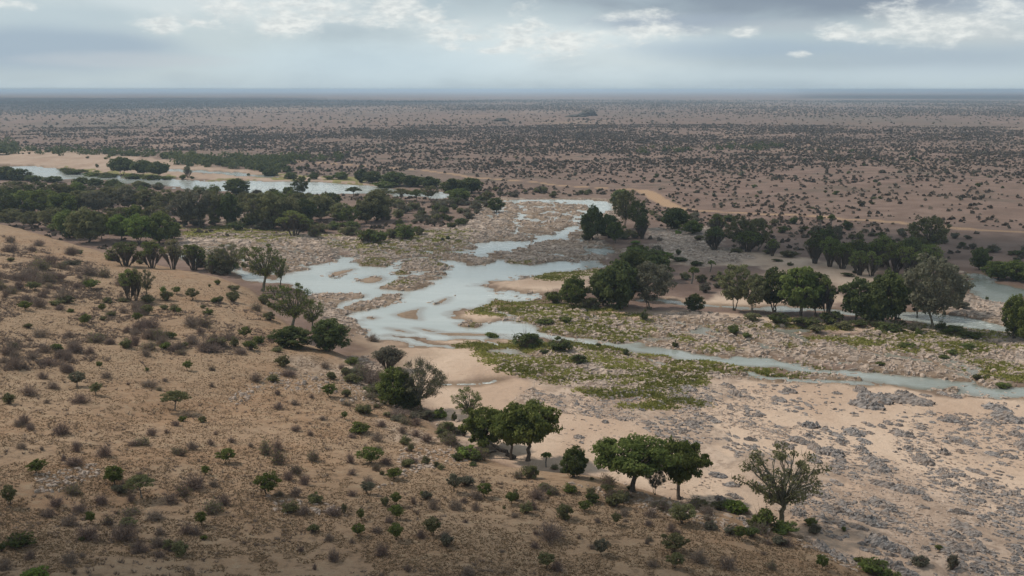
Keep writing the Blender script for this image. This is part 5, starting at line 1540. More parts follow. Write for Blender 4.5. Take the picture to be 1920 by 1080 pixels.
# ------------------------------------------------------------------ dry leafless shrubs on the slope
DL = [(115, 814, 32, 26), (35, 799, 20, 14), (143, 836, 16, 10), (195, 855, 36, 24), (40, 841, 20, 14), (78, 844, 10, 10), (143, 846, 18, 18), (250, 836, 22, 14), (285, 816, 24, 16), (360, 842, 24, 18), (395, 834, 16, 14), (138, 873, 40, 20), (120, 864, 12, 16), (55, 740, 34, 20), (150, 755, 40, 20), (100, 728, 22, 16), (80, 710, 24, 16),
      (128, 696, 22, 16), (90, 684, 28, 14), (45, 690, 18, 14), (88, 756, 14, 10), (200, 708, 22, 14), (127, 676, 20, 18), (30, 672, 24, 18), (85, 660, 30, 18), (75, 632, 36, 20), (130, 632, 26, 14), (208, 645, 18, 14), (168, 662, 22, 14), (140, 658, 30, 16), (255, 648, 20, 26), (280, 656, 30, 18), (335, 655, 26, 18), (390, 658, 24, 12), (280, 724, 36, 14),
      (395, 660, 50, 14), (300, 733, 12, 8), (240, 722, 8, 7), (397, 725, 10, 11), (310, 715, 14, 8), (330, 798, 18, 12), (312, 812, 10, 10), (405, 815, 10, 9), (435, 830, 16, 14), (470, 838, 12, 10), (135, 926, 36, 20), (105, 948, 30, 20), (190, 944, 30, 22), (245, 940, 16, 18), (320, 943, 30, 24), (365, 915, 46, 30), (400, 912, 20, 16), (420, 946, 26, 22), (395, 962, 44, 28),
      (90, 968, 30, 18), (150, 958, 28, 16), (202, 984, 24, 22), (245, 965, 42, 16), (290, 974, 40, 22), (130, 985, 40, 22), (165, 1010, 48, 30), (232, 1012, 56, 36), (262, 1036, 34, 28), (300, 1002, 22, 18), (350, 1000, 28, 22), (300, 1025, 36, 22), (57, 1048, 22, 22), (130, 1055, 30, 24), (140, 1076, 14, 14), (155, 1046, 14, 14), (10, 1068, 34, 26),
      (500, 852, 30, 30), (522, 845, 26, 24), (525, 870, 34, 28), (588, 864, 24, 26), (657, 868, 18, 22), (705, 882, 16, 16), (724, 870, 24, 18), (555, 888, 26, 22), (540, 900, 22, 20), (572, 908, 24, 20), (660, 890, 20, 14), (555, 930, 24, 20), (524, 930, 20, 12), (625, 965, 34, 18), (570, 965, 26, 22), (692, 908, 24, 18), (660, 930, 20, 14), (775, 945, 14, 18), (812, 955, 24, 22), (855, 955, 32, 22), (892, 956, 20, 18),
      (892, 935, 28, 18), (870, 942, 16, 12), (626, 1052, 26, 30), (715, 1042, 28, 28), (730, 980, 22, 16), (707, 998, 22, 14), (790, 1008, 20, 20), (660, 1018, 12, 12), (590, 1068, 10, 16), (765, 1072, 14, 18), (565, 1034, 14, 12), (878, 1078, 34, 20), (1030, 1010, 56, 38), (1003, 1027, 20, 14), (1170, 967, 26, 16), (1215, 985, 18, 14), (1258, 997, 20, 20), (1330, 992, 24, 12), (1325, 964, 34, 20), (1220, 967, 30, 18),
      (1312, 1054, 36, 32), (1365, 1066, 36, 30), (1222, 1062, 24, 16), (1110, 1028, 18, 10), (1218, 1014, 14, 12), (1213, 1020, 10, 14), (1086, 1010, 10, 10), (1120, 980, 14, 12), (1007, 935, 36, 24), (1000, 955, 22, 20), (1005, 1002, 14, 10), (1475, 1022, 30, 18), (1440, 1020, 20, 10), (1045, 1068, 30, 20), (965, 970, 18, 12), (905, 905, 12, 8),
      (700, 640, 24, 18), (610, 690, 20, 14), (640, 692, 14, 12), (480, 715, 26, 20), (520, 740, 14, 12), (522, 766, 22, 14), (555, 808, 22, 14), (582, 816, 14, 12), (605, 787, 16, 9), (660, 820, 20, 10), (700, 722, 40, 30), (690, 705, 30, 26), (715, 735, 30, 20), (707, 826, 26, 16), (755, 812, 20, 18), (780, 818, 20, 16), (800, 828, 26, 18), (775, 868, 26, 14), (715, 800, 20, 14), (540, 705, 36, 14), (650, 760, 20, 10), (745, 780, 50, 16), (780, 796, 30, 16)]
for (u, v, w, h) in DL:
    dry(u, v, w, h, RNG.random() < 0.14)
TOE = [(660, 700), (690, 730), (740, 770), (790, 795), (850, 835), (900, 872), (980, 905), (1080, 920), (1180, 938), (1300, 972), (1400, 1000), (1490, 1018)]
rngO = np.random.default_rng(44)
for k in range(58):
    f = rngO.uniform(0, len(TOE) - 1.001); a_ = int(f); f -= a_
    u = TOE[a_][0] * (1 - f) + TOE[a_ + 1][0] * f + rngO.normal() * 14; v = TOE[a_][1] * (1 - f) + TOE[a_ + 1][1] * f + rngO.normal() * 9 - 6
    w = rngO.uniform(16, 38)
    if rngO.random() < 0.55:
        bush(u, v, w, w * rngO.uniform(0.5, 0.75), rngO.choice(['olive', 'grey', 'mid', 'dark']), group='bushes along the foot of the slope', words=f"{'large ' if w > 31 else 'small ' if w < 22 else ''}slope-foot bush")
    else:
        dry(u, v, w, w * rngO.uniform(0.5, 0.75), True); DL.append(0)
ndry = len(DL)
rngD = np.random.default_rng(12)
DENSE_PX = [(-10, 470), (120, 470), (300, 560), (480, 570), (520, 640), (460, 665), (300, 665), (100, 690), (-10, 700)]
BAND2 = [(-10, 440), (110, 460), (200, 500), (190, 560), (-10, 560)]
LOWL = [(-10, 690), (180, 690), (260, 820), (460, 900), (480, 1085), (-10, 1085)]
REST = [(300, 690), (640, 700), (760, 800), (1100, 920), (1400, 1000), (1480, 1080), (480, 1085), (480, 900)]
want = 298 - ndry
for poly, n, lo, hi_ in ((DENSE_PX, int(want * 0.58), 18, 34), (BAND2, int(want * 0.17), 14, 26), (LOWL, int(want * 0.15), 16, 32), (REST, want - int(want * 0.58) - int(want * 0.17) - int(want * 0.15), 12, 24)):
    cand = in_poly_px(n * 8, poly, rngD)
    xc, yc, _ = ground_at(cand[:, 0], cand[:, 1])
    sc_ = fbm(xc / 16, yc / 16, 401, 3) + rngD.random(len(cand)) * 0.12
    cand = cand[np.argsort(-sc_)[:n * 4]]
    cand = cand[rngD.permutation(len(cand))[:n]]
    for (u, v) in cand:
        w = lo + (hi_ - lo) * rngD.random() ** 1.6 * 1.25
        dry(u, v, w, w * rngD.uniform(0.5, 0.8), rngD.random() < 0.2)


# ---- ground cover nobody could count: low dry tufts, straw, sedge
def merge_instances(meshes_xyz, name, mats, label):
    """one mesh from many copies of small parts: list of (V, faces3or4, tint, mat) chosen per spot"""
    pass


def scatter_tufts(name, x, y, z, h, w, blades, rng, mat, label, tint=None):
    n = len(x)
    g = Geo()
    P = np.repeat(np.stack([x, y, z], -1), blades, 0)
    hh = np.repeat(h, blades) * rng.uniform(0.5, 1.1, n * blades); ww = np.repeat(w, blades)
    a = rng.uniform(0, 6.28, n * blades)
    A = P + np.stack([np.cos(a), np.sin(a), np.zeros_like(a)], -1) * (ww * 0.25 * rng.random(n * blades))[:, None]
    B = A + np.stack([np.cos(a) * ww * 0.5, np.sin(a) * ww * 0.5, hh], -1)
    t = np.repeat(rng.uniform(0.1, 0.9, n) if tint is None else tint, blades) + rng.normal(size=n * blades) * 0.1
    g.twigs(A - [0, 0, 0.03], B, ww * (0.22 if blades < 10 else 0.05), rng, np.clip(t, 0, 1))
    o = link(name, g.mesh(name, [mat]))
    o['kind'] = 'stuff'; o['label'] = label
    return o


HP = [(-15, 435), (120, 460), (300, 506), (470, 550), (560, 640), (700, 730), (860, 860), (1060, 915), (1300, 965), (1500, 1012), (1640, 1088), (-15, 1088)]
rngG = np.random.default_rng(77)
pts = in_poly_px(95000, HP, rngG)
X, Y, Z = ground_at(pts[:, 0], pts[:, 1])
keep = vnoise(X / 7, Y / 7, 9) * 0.6 + vnoise(X / 1.8, Y / 1.8, 19) * 0.6 > 0.42
X, Y, Z = X[keep], Y[keep], Z[keep]
scatter_tufts('dry_grass', X, Y, Z, rngG.uniform(0.06, 0.24, len(X)), rngG.uniform(0.14, 0.42, len(X)), 3, rngG, STRAW, 'short straw-coloured grass covering the slope')
pts = in_poly_px(3000, HP, rngG)
X, Y, Z = ground_at(pts[:, 0], pts[:, 1])
keep = fbm(X / 14, Y / 14, 29, 3) > 0.50
X, Y, Z = X[keep], Y[keep], Z[keep]
scatter_tufts('low_dry_scrub', X, Y, Z, rngG.uniform(0.15, 0.5, len(X)) * rngG.choice([0.6, 1, 1.5], len(X)), rngG.uniform(0.25, 0.8, len(X)), 22, rngG, TWIG, 'low grey twig clumps dotted over the slope')
pts = np.concatenate([in_poly_px(5200, DENSE_PX, rngG), in_poly_px(3000, BAND2, rngG)])
X, Y, Z = ground_at(pts[:, 0], pts[:, 1])
kp = fbm(X / 10, Y / 10, 39, 3) > 0.47
X, Y, Z = X[kp], Y[kp], Z[kp]
scatter_tufts('low_brown_scrub', X, Y, Z, rngG.uniform(0.2, 0.8, len(X)) * rngG.choice([0.6, 1, 1.3], len(X)), rngG.uniform(0.3, 1.3, len(X)), 18, rngG, TWIG, 'low brown scrub thickening on the upper left slope')
# sedge on the river flats: sample the ground sheet where the sedge grows
gm = (T['grass'] > 0.35) & (RRg.ravel() < 700) & (np.abs(AA.ravel()) < 0.55)
gx_, gy_, gw = GX[gm], GY[gm], T['grass'][gm]
idx = rngG.integers(0, len(gx_), 44000)
jr = np.hypot(gx_[idx], gy_[idx]) * 0.004
X = gx_[idx] + rngG.normal(size=len(idx)) * jr; Y = gy_[idx] + rngG.normal(size=len(idx)) * jr
Z = ground_z(X, Y)
ok = (Z > 0.0) & (zone_at(X, Y, 'hill') < 0.2)
X, Y, Z = X[ok], Y[ok], Z[ok]
tn = fbm(X / 12, Y / 6, 91, 3)
scatter_tufts('sedge', X, Y, Z, rngG.uniform(0.12, 0.42, len(X)) * rngG.choice([0.6, 1, 1.8], len(X)), rngG.uniform(0.3, 0.9, len(X)), 4, rngG, SEDGE, 'green sedge growing in bands over the river flats', np.clip((tn - 0.3) * 2.2 + rngG.normal(size=len(X)) * 0.28, 0, 1))

# ------------------------------------------------------------------ bushes of the far plain
rngP = np.random.default_rng(99)
FARB = []
n_try = 36000
rad2 = np.sqrt(rngP.uniform(430 ** 2, 1750 ** 2, n_try))
an = np.radians(rngP.uniform(-27, 27, n_try))
X, Y = np.sin(an) * rad2, np.cos(an) * rad2
dens = fbm(X / 150, Y / 150, 301, 4) * 0.75 + fbm(X / 35, Y / 35, 305, 3) * 0.3 + rngP.random(n_try) * 0.5 + 0.30 * sstep(0.90, 0.98, 1 - np.abs(2 * fbm(X / 260, Y / 200, 341, 3) - 1))
dwp = zone_at(X, Y, 'dw0')
U, V, D = topx(X, Y, ground_z(X, Y))
road_ok = zone_at(X, Y, 'roadz') < 0.2
okp = (dens > 0.86) & (dwp > 14) & road_ok & (zone_at(X, Y, 'sand') < 0.3) & (zone_at(X, Y, 'hill') < 0.5) & (zone_at(X, Y, 'rock') < 0.3)
okp &= ~((U < 900) & (V > 322)) & ~((U < 480) & (V > 283)) & ~((V > 395)) & (U > -60) & (U < 1980)
# light and dark drifts: fewer bushes in the middle right, more to the far left
okp &= rngP.random(n_try) < np.where(D < 900, 0.5, 1.0)
X, Y, U, V, D = X[okp], Y[okp], U[okp], V[okp], D[okp]
W_ = rngP.uniform(0.9, 3.0, len(X)) * np.where(rngP.random(len(X)) < 0.12, 1.6, 1.0)
Hh = W_ * rngP.uniform(0.5, 0.85, len(X))
order = np.argsort(-(W_ / D))
vis = [i for i in order if -5 < U[i] < 1925]
top = vis[:296]
for i in top:
    z = float(ground_z(X[i], Y[i]))
    c = rngP.choice(['far', 'far', 'dark', 'grey'])
    wpx = W_[i] * F / D[i]
    bush(float(U[i]), float(V[i]), wpx, Hh[i] * F / D[i], c, meshes=BUSHF, group='bushes scattered over the far plain', name='plain_bush', xyz=(float(X[i]), float(Y[i]), z),
         words=f"{'dark green' if c == 'dark' else 'grey' if c == 'grey' else 'dull green'} far plain bush")
rest = np.setdiff1d(np.arange(len(X)), np.array(top))


def far_mass(name, X, Y, Z, Wd, H, faces, rng, mat, label, tint=None):
    n = len(X)
    g = Geo()
    d = sphere_pts(n * faces, rng)
    d[:, 2] = np.abs(d[:, 2])
    Wr, Hr = np.repeat(Wd, faces), np.repeat(H, faces)
    P = np.repeat(np.stack([X, Y, Z], -1), faces, 0) + d * rng.uniform(0.5, 1, (n * faces, 1)) * np.stack([Wr / 2, Wr / 2, Hr * 0.9], -1)
    t = np.repeat(rng.uniform(0, 1, n), faces)
    g.leaves(P, d + rng.normal(size=(n * faces, 3)) * 0.5, Wr * (0.26 if faces > 6 else 0.42), rng, t)
    o = link(name, g.mesh(name, [mat]))
    o['kind'] = 'stuff'; o['label'] = label


far_mass('plain_scrub', X[rest], Y[rest], ground_z(X[rest], Y[rest]), W_[rest], Hh[rest], 14, rngP, LEAF['distant'], 'small scrub bushes dotting the middle of the plain')
# low leafless scrub between them
nl = 60000
radl = np.sqrt(rngP.uniform(430 ** 2, 1900 ** 2, nl)); an = np.radians(rngP.uniform(-27, 27, nl))
XL, YL = np.sin(an) * radl, np.cos(an) * radl
UL, VL, DL_ = topx(XL, YL, ground_z(XL, YL))
dl = fbm(XL / 110, YL / 110, 331, 4) + 0.5 * fbm(XL / 22, YL / 22, 335, 2) + rngP.random(nl) * 0.25 + 0.22 * sstep(0.88, 0.98, 1 - np.abs(2 * fbm(XL / 260, YL / 200, 341, 3) - 1))
kl = (dl > 0.88) & (zone_at(XL, YL, 'dw0') > 14) & (zone_at(XL, YL, 'roadz') < 0.2) & (zone_at(XL, YL, 'sand') < 0.3) & (zone_at(XL, YL, 'hill') < 0.5) & (zone_at(XL, YL, 'rock') < 0.4)
kl &= ~((UL < 480) & (VL > 283) & (VL < 345))
XL, YL = XL[kl], YL[kl]
wl = rngP.uniform(0.7, 2.2, len(XL))
far_mass('dry_plain_scrub', XL, YL, ground_z(XL, YL), wl, wl * 0.6, 6, rngP, LEAF['distant'], 'low leafless grey scrub all over the plain')
n2 = 70000
rad3 = np.sqrt(rngP.uniform(1700 ** 2, 6500 ** 2, n2)); an = np.radians(rngP.uniform(-28, 28, n2))
X3, Y3 = np.sin(an) * rad3, np.cos(an) * rad3
de = fbm(X3 / 420, Y3 / 700, 311, 4)
k3 = rngP.random(n2) < np.clip((de - 0.30) * 2.6, 0.12, 0.95)
X3, Y3, rad3 = X3[k3], Y3[k3], rad3[k3]
w3 = rngP.uniform(1.3, 3.6, len(X3)) * (1 + rad3 / 9000)
far_mass('distant_scrub', X3, Y3, ground_z(X3, Y3), w3, w3 * 0.65, 4, rngP, LEAF['distant'], 'countless bushes darkening the distant plain')


# two rocky knolls far out on the plain
def knoll(u, v, wpx, hpx, label, lm):
    x, y, z = (float(a) for a in ground_at(u, v))
    w, h = size_at(u, v, wpx, x, y, z), size_at(u, v, hpx, x, y, z)
    b = bmesh.new()
    bmesh.ops.create_icosphere(b, subdivisions=5, radius=1)
    for vt in b.verts:
        c = vt.co
        nz_ = float(fbm(np.array([c.x * 2.3 + u]), np.array([c.y * 2.3 + c.z * 2]), 5, 4)[0]) - 0.5
        k = 1 + nz_ * 0.7
        skew = 0.25 * max(c.z, 0)
        vt.co = ((c.x * k + skew) * w / 2 * (1 - 0.25 * max(c.z, 0)), c.y * k * w / 2, max(c.z, -0.15) * k * h * 0.95)
    me = bpy.data.meshes.new('rocky_knoll'); b.to_mesh(me); b.free()
    me.materials.append(KNOLL)
    o = link('rocky_knoll', me, None, (x, y, z))
    o['kind'] = 'structure'; o['label'] = label
    LMS.append((u, v, lm))


KNOLL = rock_mat('bushy_rock', (0.035, 0.034, 0.026), (0.11, 0.09, 0.075), (0.055, 0.055, 0.036))
knoll(1100, 217, 40, 13, 'dark rocky knoll standing on the far plain', 'the dark knoll on the plain')
knoll(1078, 219, 40, 5, 'low shoulder of rock beside the dark knoll', 'the low shoulder of the knoll')
knoll(936, 227, 30, 6, 'low dark rocky rise left of the main knoll', 'the low rise on the plain')

# ------------------------------------------------------------------ rocks
def slab_mesh(seed, bands=5):
    """one outcrop of upturned schist: broken ribs along the strike, edges running under the sand"""
    rng = np.random.default_rng(seed)
    nx, ny = 20, 17
    gx_, gy_ = np.meshgrid(np.linspace(-0.62, 0.62, nx), np.linspace(-0.62, 0.62, ny), indexing='ij')
    ox = rng.uniform(0, 50)
    rad = np.hypot(gx_ / 0.55, gy_ / rng.uniform(0.36, 0.52)) + (fbm(gx_ * 4.5 + ox, gy_ * 6 + ox, seed, 3) - 0.5) * 1.1
    env = np.clip(1.05 - rad, -0.5, 1)
    ph = gy_ * bands * 1.9 + (fbm(gx_ * 1.6 + ox, gy_ * 2 + ox, seed + 3, 3) - 0.5) * 2.4
    saw = ph - np.floor(ph)
    cut = fbm(gx_ * 7 + ox, gy_ * 4.5, seed + 9, 3)
    z = np.where(env > 0, 0.05 + np.minimum(env * 1.5, 1) ** 0.6 * (0.06 + 0.15 * saw * sstep(0.34, 0.55, cut) + 0.10 * cut), env * 0.5)
    z = np.maximum(z, -0.12)
    jx = rng.normal(size=z.shape) * 0.012; jy = rng.normal(size=z.shape) * 0.010
    V = np.stack([gx_ + jx, gy_ + jy, z], -1).reshape(-1, 3)
    g_ = np.arange(nx * ny).reshape(nx, ny)
    qd = np.stack([g_[:-1, :-1], g_[1:, :-1], g_[1:, 1:], g_[:-1, 1:]], -1).reshape(-1, 4)
    return mesh_np('outcrop', V, [qd[(V[qd][:, :, 2].max(1) > -0.11)]], None, [ROCKG])


def boulder_mesh(seed):
    rng = np.random.default_rng(seed)
    b = bmesh.new()
    vs = [b.verts.new(p) for p in sphere_pts(26, rng) * rng.uniform(0.38, 0.52, (26, 1)) * np.array([1, 0.8, 0.7])]
    r = bmesh.ops.convex_hull(b, input=vs)
    bmesh.ops.delete(b, geom=list({g for g in r['geom_interior'] + r['geom_unused'] if isinstance(g, bmesh.types.BMVert)}), context='VERTS')
    bmesh.ops.bevel(b, geom=b.edges[:], offset=0.03, segments=1, affect='EDGES')
    me = bpy.data.meshes.new('boulder'); b.to_mesh(me); b.free()
    me.materials.append(ROCKP)
    return me


SLAB = [slab_mesh(700 + i, 3 + i % 4) for i in range(14)]
BOULD = [boulder_mesh(720 + i) for i in range(8)]
rngR = np.random.default_rng(55)
BIGR = [(1617, 736, 34, 14), (1640, 750, 44, 18), (1625, 762, 44, 14), (1700, 752, 56, 16), (1692, 738, 26, 12), (1735, 742, 16, 9), (1570, 738, 14, 10), (1745, 775, 14, 8), (1770, 740, 24, 10), (1785, 783, 20, 12), (1790, 745, 18, 10), (1870, 768, 46, 14), (1890, 786, 46, 18), (1860, 795, 26, 8), (1905, 815, 40, 22), (1920, 840, 36, 18),
        (1810, 805, 18, 22), (1780, 790, 30, 10), (1805, 830, 36, 24), (1690, 815, 28, 18), (1685, 798, 14, 10), (1655, 775, 8, 6), (1600, 760, 14, 20), (1515, 760, 18, 34), (1520, 800, 30, 24), (1550, 808, 16, 12), (1600, 812, 44, 16), (1630, 812, 16, 14), (1575, 830, 26, 20), (1620, 828, 26, 12), (1640, 868, 44, 22), (1650, 880, 40, 14), (1617, 845, 28, 12),
        (1530, 845, 40, 20), (1560, 850, 40, 16), (1470, 838, 34, 18), (1500, 830, 30, 14), (1720, 860, 22, 20), (1770, 850, 30, 14), (1735, 868, 36, 12), (1770, 888, 22, 16), (1765, 892, 18, 18), (1830, 885, 26, 24), (1840, 905, 22, 16), (1777, 908, 20, 10), (1750, 905, 18, 12), (1660, 912, 44, 18), (1690, 920, 36, 20), (1715, 922, 34, 20), (1650, 945, 40, 24), (1668, 956, 32, 12),
        (1590, 960, 24, 14), (1620, 975, 40, 20), (1640, 985, 36, 12), (1560, 955, 30, 12), (1540, 930, 30, 12), (1500, 925, 40, 12), (1495, 962, 32, 18), (1800, 962, 34, 20), (1805, 990, 46, 30), (1820, 1000, 36, 26), (1790, 1005, 30, 22), (1868, 980, 18, 20), (1860, 965, 16, 12), (1840, 970, 18, 16), (1800, 1030, 50, 24), (1840, 1030, 34, 16), (1650, 1020, 50, 24), (1680, 1030, 44, 18), (1640, 1036, 24, 16),
        (1700, 1040, 36, 20), (1670, 1060, 50, 24), (1700, 1075, 40, 24), (1735, 1030, 20, 18), (1835, 1070, 24, 14), (1880, 1000, 16, 26), (1910, 930, 18, 14), (1880, 870, 20, 14), (1900, 965, 24, 12), (1540, 1030, 50, 26), (1570, 1045, 44, 22), (1605, 1055, 40, 22), (1352, 938, 30, 28), (1378, 932, 24, 12), (1372, 910, 26, 14), (1345, 892, 30, 14), (1390, 975, 22, 16), (1405, 985, 30, 18), (1425, 995, 26, 14),
        (1300, 800, 24, 10), (1340, 790, 20, 9), (1135, 792, 18, 9), (1085, 820, 22, 14), (1090, 830, 10, 10), (1180, 760, 16, 10), (1420, 780, 20, 12), (1380, 740, 30, 14), (1365, 725, 24, 12), (1290, 730, 30, 9), (1460, 750, 30, 16), (1480, 735, 26, 12)]
ROCKS_PX = [(1060, 745, 20, 6)]
RB_POLYS = [([(1290, 720), (1500, 722), (1500, 800), (1380, 860), (1260, 830), (1180, 790), (1020, 770), (990, 730), (1100, 740)], 90, 7, 16), ([(1380, 800), (1900, 770), (1925, 790), (1925, 1080), (1760, 1080), (1580, 1020), (1440, 950)], 108, 9, 24)]
spots = [(u, v, w, h, True) for (u, v, w, h) in BIGR]
for poly, n, lo, hi_ in RB_POLYS:
    for (u, v) in in_poly_px(n, poly, rngR):
        w = rngR.uniform(lo, hi_)
        spots.append((u, v, w, w * rngR.uniform(0.35, 0.6), True))
U_ = np.array([s[0] for s in spots], float); V_ = np.array([s[1] for s in spots], float)
XR, YR, ZR = ground_at(U_, V_)
STRIKE = math.radians(-58)


def rock(me, name, u, v, w, h, x, y, z, words, group, strike=None, label=None):
    o = link(name, me, None, (x, y, z))
    a = rngR.uniform(0, 6.28) if strike is None else strike + rngR.normal() * 0.25
    o.rotation_euler = (0, 0, a)
    s = size_at(u, v, w * 0.86, x, y, z)
    o.scale = (s * rngR.uniform(0.9, 1.7), s * rngR.uniform(0.6, 1.1), s * rngR.uniform(0.8, 1.4))
    register(o, u, v, words, 'rock', group, label)
    return o


NAMED = {(1805, 990): ('largest dark grey outcrop low on the right sand', 'the largest dark outcrop'), (1700, 752): ('wide grey outcrop near the lower channel, on open sand', 'the wide channel-side outcrop'), (1890, 786): ('grey outcrop beside the right edge above the open sand', 'the right-edge outcrop'),
         (1470, 838): ('pale grey outcrop just above the airy acacia', 'the outcrop above the airy acacia'), (1640, 868): ('broad grey outcrop in the middle of the right riverbed', 'the broad mid-bed outcrop'), (1515, 760): ('tall narrow grey outcrop left on the upper sand', 'the tall narrow outcrop'),
         (1670, 1060): ('grey outcrop at the bottom beside the green bush', 'the bottom outcrop'), (1352, 938): ('grey outcrop at the foot of the slope between two acacias', 'the slope-foot outcrop'), (1300, 800): ('low grey outcrop alone left on the sand', 'the lone left outcrop'), (1135, 792): ('small low grey outcrop near the drooping acacia', 'the outcrop by the drooping acacia'),
         (1380, 740): ('grey outcrop below the little white cascade', 'the outcrop below the cascade'), (1660, 912): ('long grey outcrop right of the airy acacia', 'the long outcrop right of the acacia'), (1910, 930): ('small dark outcrop at the right frame edge', 'the dark edge outcrop'), (1765, 892): ('dark outcrop in mid sand on the right', 'the dark mid-sand outcrop')}
for (u, v, w, h, g_) in spots:
    if (u, v) in NAMED:
        LMS.append((u, v, NAMED[(u, v)][1]))
for (u, v, w, h, g_), x, y, z in zip(spots, XR, YR, ZR):
    rock(SLAB[rngR.integers(0, len(SLAB))], 'rock_outcrop', u, v, w, h, float(x), float(y), float(z), f"{'large ' if w > 32 else 'small ' if w < 15 else ''}grey outcrop", 'grey outcrops in the dry riverbed', STRIKE, NAMED.get((u, v), (None,))[0])
# pale boulders at the toe of the slope and by the channels
BL = [(1366, 968, 20, 16), (1382, 962, 18, 14), (1392, 972, 22, 14), (1402, 962, 24, 16), (1412, 978, 20, 12), (1424, 986, 22, 14), (1400, 992, 26, 14), (1440, 998, 22, 10), (858, 790, 18, 14), (845, 796, 14, 8), (870, 800, 16, 10), (820, 798, 16, 8), (845, 838, 10, 5), (802, 876, 18, 10), (812, 878, 18, 9), (735, 908, 16, 9), (720, 910, 14, 8), (710, 914, 12, 8),
      (583, 954, 8, 6), (570, 720, 22, 10), (590, 712, 20, 12), (612, 718, 14, 8), (556, 728, 14, 8), (680, 700, 20, 10), (668, 696, 18, 12), (690, 712, 14, 10), (684, 735, 14, 8), (700, 728, 12, 8), (630, 735, 12, 7), (640, 752, 14, 8), (440, 748, 16, 9), (455, 740, 18, 9), (470, 735, 16, 8), (70, 922, 16, 8), (88, 920, 12, 6), (100, 906, 10, 6), (110, 920, 12, 7), (172, 880, 14, 8), (158, 886, 16, 7),
      (1245, 936, 14, 12), (1252, 944, 18, 12), (1232, 940, 12, 8), (1265, 952, 14, 8), (1900, 671, 14, 6), (1760, 640, 12, 4), (1300, 662, 16, 5), (1345, 700, 18, 7), (1360, 692, 16, 6), (1390, 640, 14, 5), (1425, 668, 16, 7), (1380, 650, 24, 8), (1340, 640, 20, 7), (1460, 640, 22, 8), (1495, 646, 26, 9), (1540, 650, 22, 8), (1520, 662, 26, 9), (1590, 660, 18, 7), (1600, 676, 24, 8), (1640, 670, 20, 7), (1680, 636, 22, 7), (1720, 648, 26, 8), (1740, 668, 20, 6), (1760, 700, 20, 9), (1730, 706, 22, 8)]
for (u, v, w, h) in BL:
    x, y, z = (float(a) for a in ground_at(u, v))
    rock(BOULD[rngR.integers(0, len(BOULD))], 'boulder', u, v, w, h, x, y, z, f"{'large ' if w > 21 else 'small ' if w < 14 else ''}pale boulder", 'pale boulders among bushes and channels')


# rubble: thousands of stones, one object per bed
def rubble(name, X, Y, Z, size, rng, mat, label, strike=None):
    n = len(X)
    base = np.array([[-1, -1, -.4], [1, -1, -.4], [1, 1, -.4], [-1, 1, -.4], [-.6, -.7, .6], [.7, -.5, .5], [.55, .6, .7], [-.5, .6, .45]]) * 0.5
    V = base[None] * (1 + rng.normal(size=(n, 8, 3)) * 0.22) * np.stack([size * rng.uniform(0.9, 1.9, n), size * rng.uniform(0.5, 0.9, n), size * rng.uniform(0.55, 1.05, n)], -1)[:, None]
    a = rng.uniform(0, 6.28, n) if strike is None else strike + rng.normal(size=n) * 0.4
    c, s = np.cos(a)[:, None], np.sin(a)[:, None]
    x = V[..., 0] * c - V[..., 1] * s; y = V[..., 0] * s + V[..., 1] * c
    V = np.stack([x, y, V[..., 2]], -1) + np.stack([X, Y, Z], -1)[:, None]
    qf = np.array([[0, 1, 5, 4], [1, 2, 6, 5], [2, 3, 7, 6], [3, 0, 4, 7], [4, 5, 6, 7]])
    f = (qf[None] + (np.arange(n) * 8)[:, None, None]).reshape(-1, 4)
    me = mesh_np(name, V.reshape(-1, 3), [f], None, [mat])
    o = link(name, me)
    o['kind'] = 'stuff'; o['label'] = label


pts = np.concatenate([in_poly_px(9000, RB_POLYS[1][0], rngR), in_poly_px(5000, RB_POLYS[0][0], rngR), in_poly_px(500, [(1500, 720), (1925, 760), (1925, 800), (1500, 790)], rngR)])
X, Y, Z = ground_at(pts[:, 0], pts[:, 1])
cl = fbm(X / 5, Y / 9, 201, 4) + 0.3 * (rngR.random(len(X)) - 0.5)
kp = cl > 0.535
X, Y, Z = X[kp], Y[kp], Z[kp]
rubble('grey_rubble', X, Y, Z, rngR.uniform(0.15, 1.0, len(X)) ** 2 * 0.95, rngR, ROCKG, 'grey broken rock strewn over the dry riverbed', STRIKE)
pts = np.concatenate([in_poly_px(6000, RB_POLYS[1][0], rngR), in_poly_px(6000, RB_POLYS[0][0], rngR), in_poly_px(700, [(960, 720), (1290, 800), (1400, 960), (1180, 920), (1010, 860), (1060, 800)], rngR)])
X, Y, Z = ground_at(pts[:, 0], pts[:, 1])
kp = fbm(X / 7, Y / 12, 207, 4) > 0.47
X, Y, Z = X[kp], Y[kp], Z[kp]
rubble('brown_rubble', X, Y, Z, rngR.uniform(0.12, 0.8, len(X)) ** 1.7, rngR, ROCKP, 'brown and pink stones peppering the sand of the dry riverbed', STRIKE)
rm = (T['rock'] > 0.4) & (T['h'] > -0.1) & (RRg.ravel() < 620) & (T['hill'] < 0.3) & (np.abs(AA.ravel()) < 0.5) & (RRg.ravel() > 190)
idx = rngR.integers(0, rm.sum(), 9000)
X, Y = GX[rm][idx], GY[rm][idx]
X = X + rngR.normal(size=len(X)) * 0.8; Y = Y + rngR.normal(size=len(X)) * 1.5
Z = ground_z(X, Y)
rubble('pink_rubble', X, Y, Z, rngR.uniform(0.3, 1.5, len(X)) * np.clip(np.hypot(X, Y) / 300, 0.7, 1.5), rngR, ROCKP, 'pinkish broken bedrock of the rapids and flats')
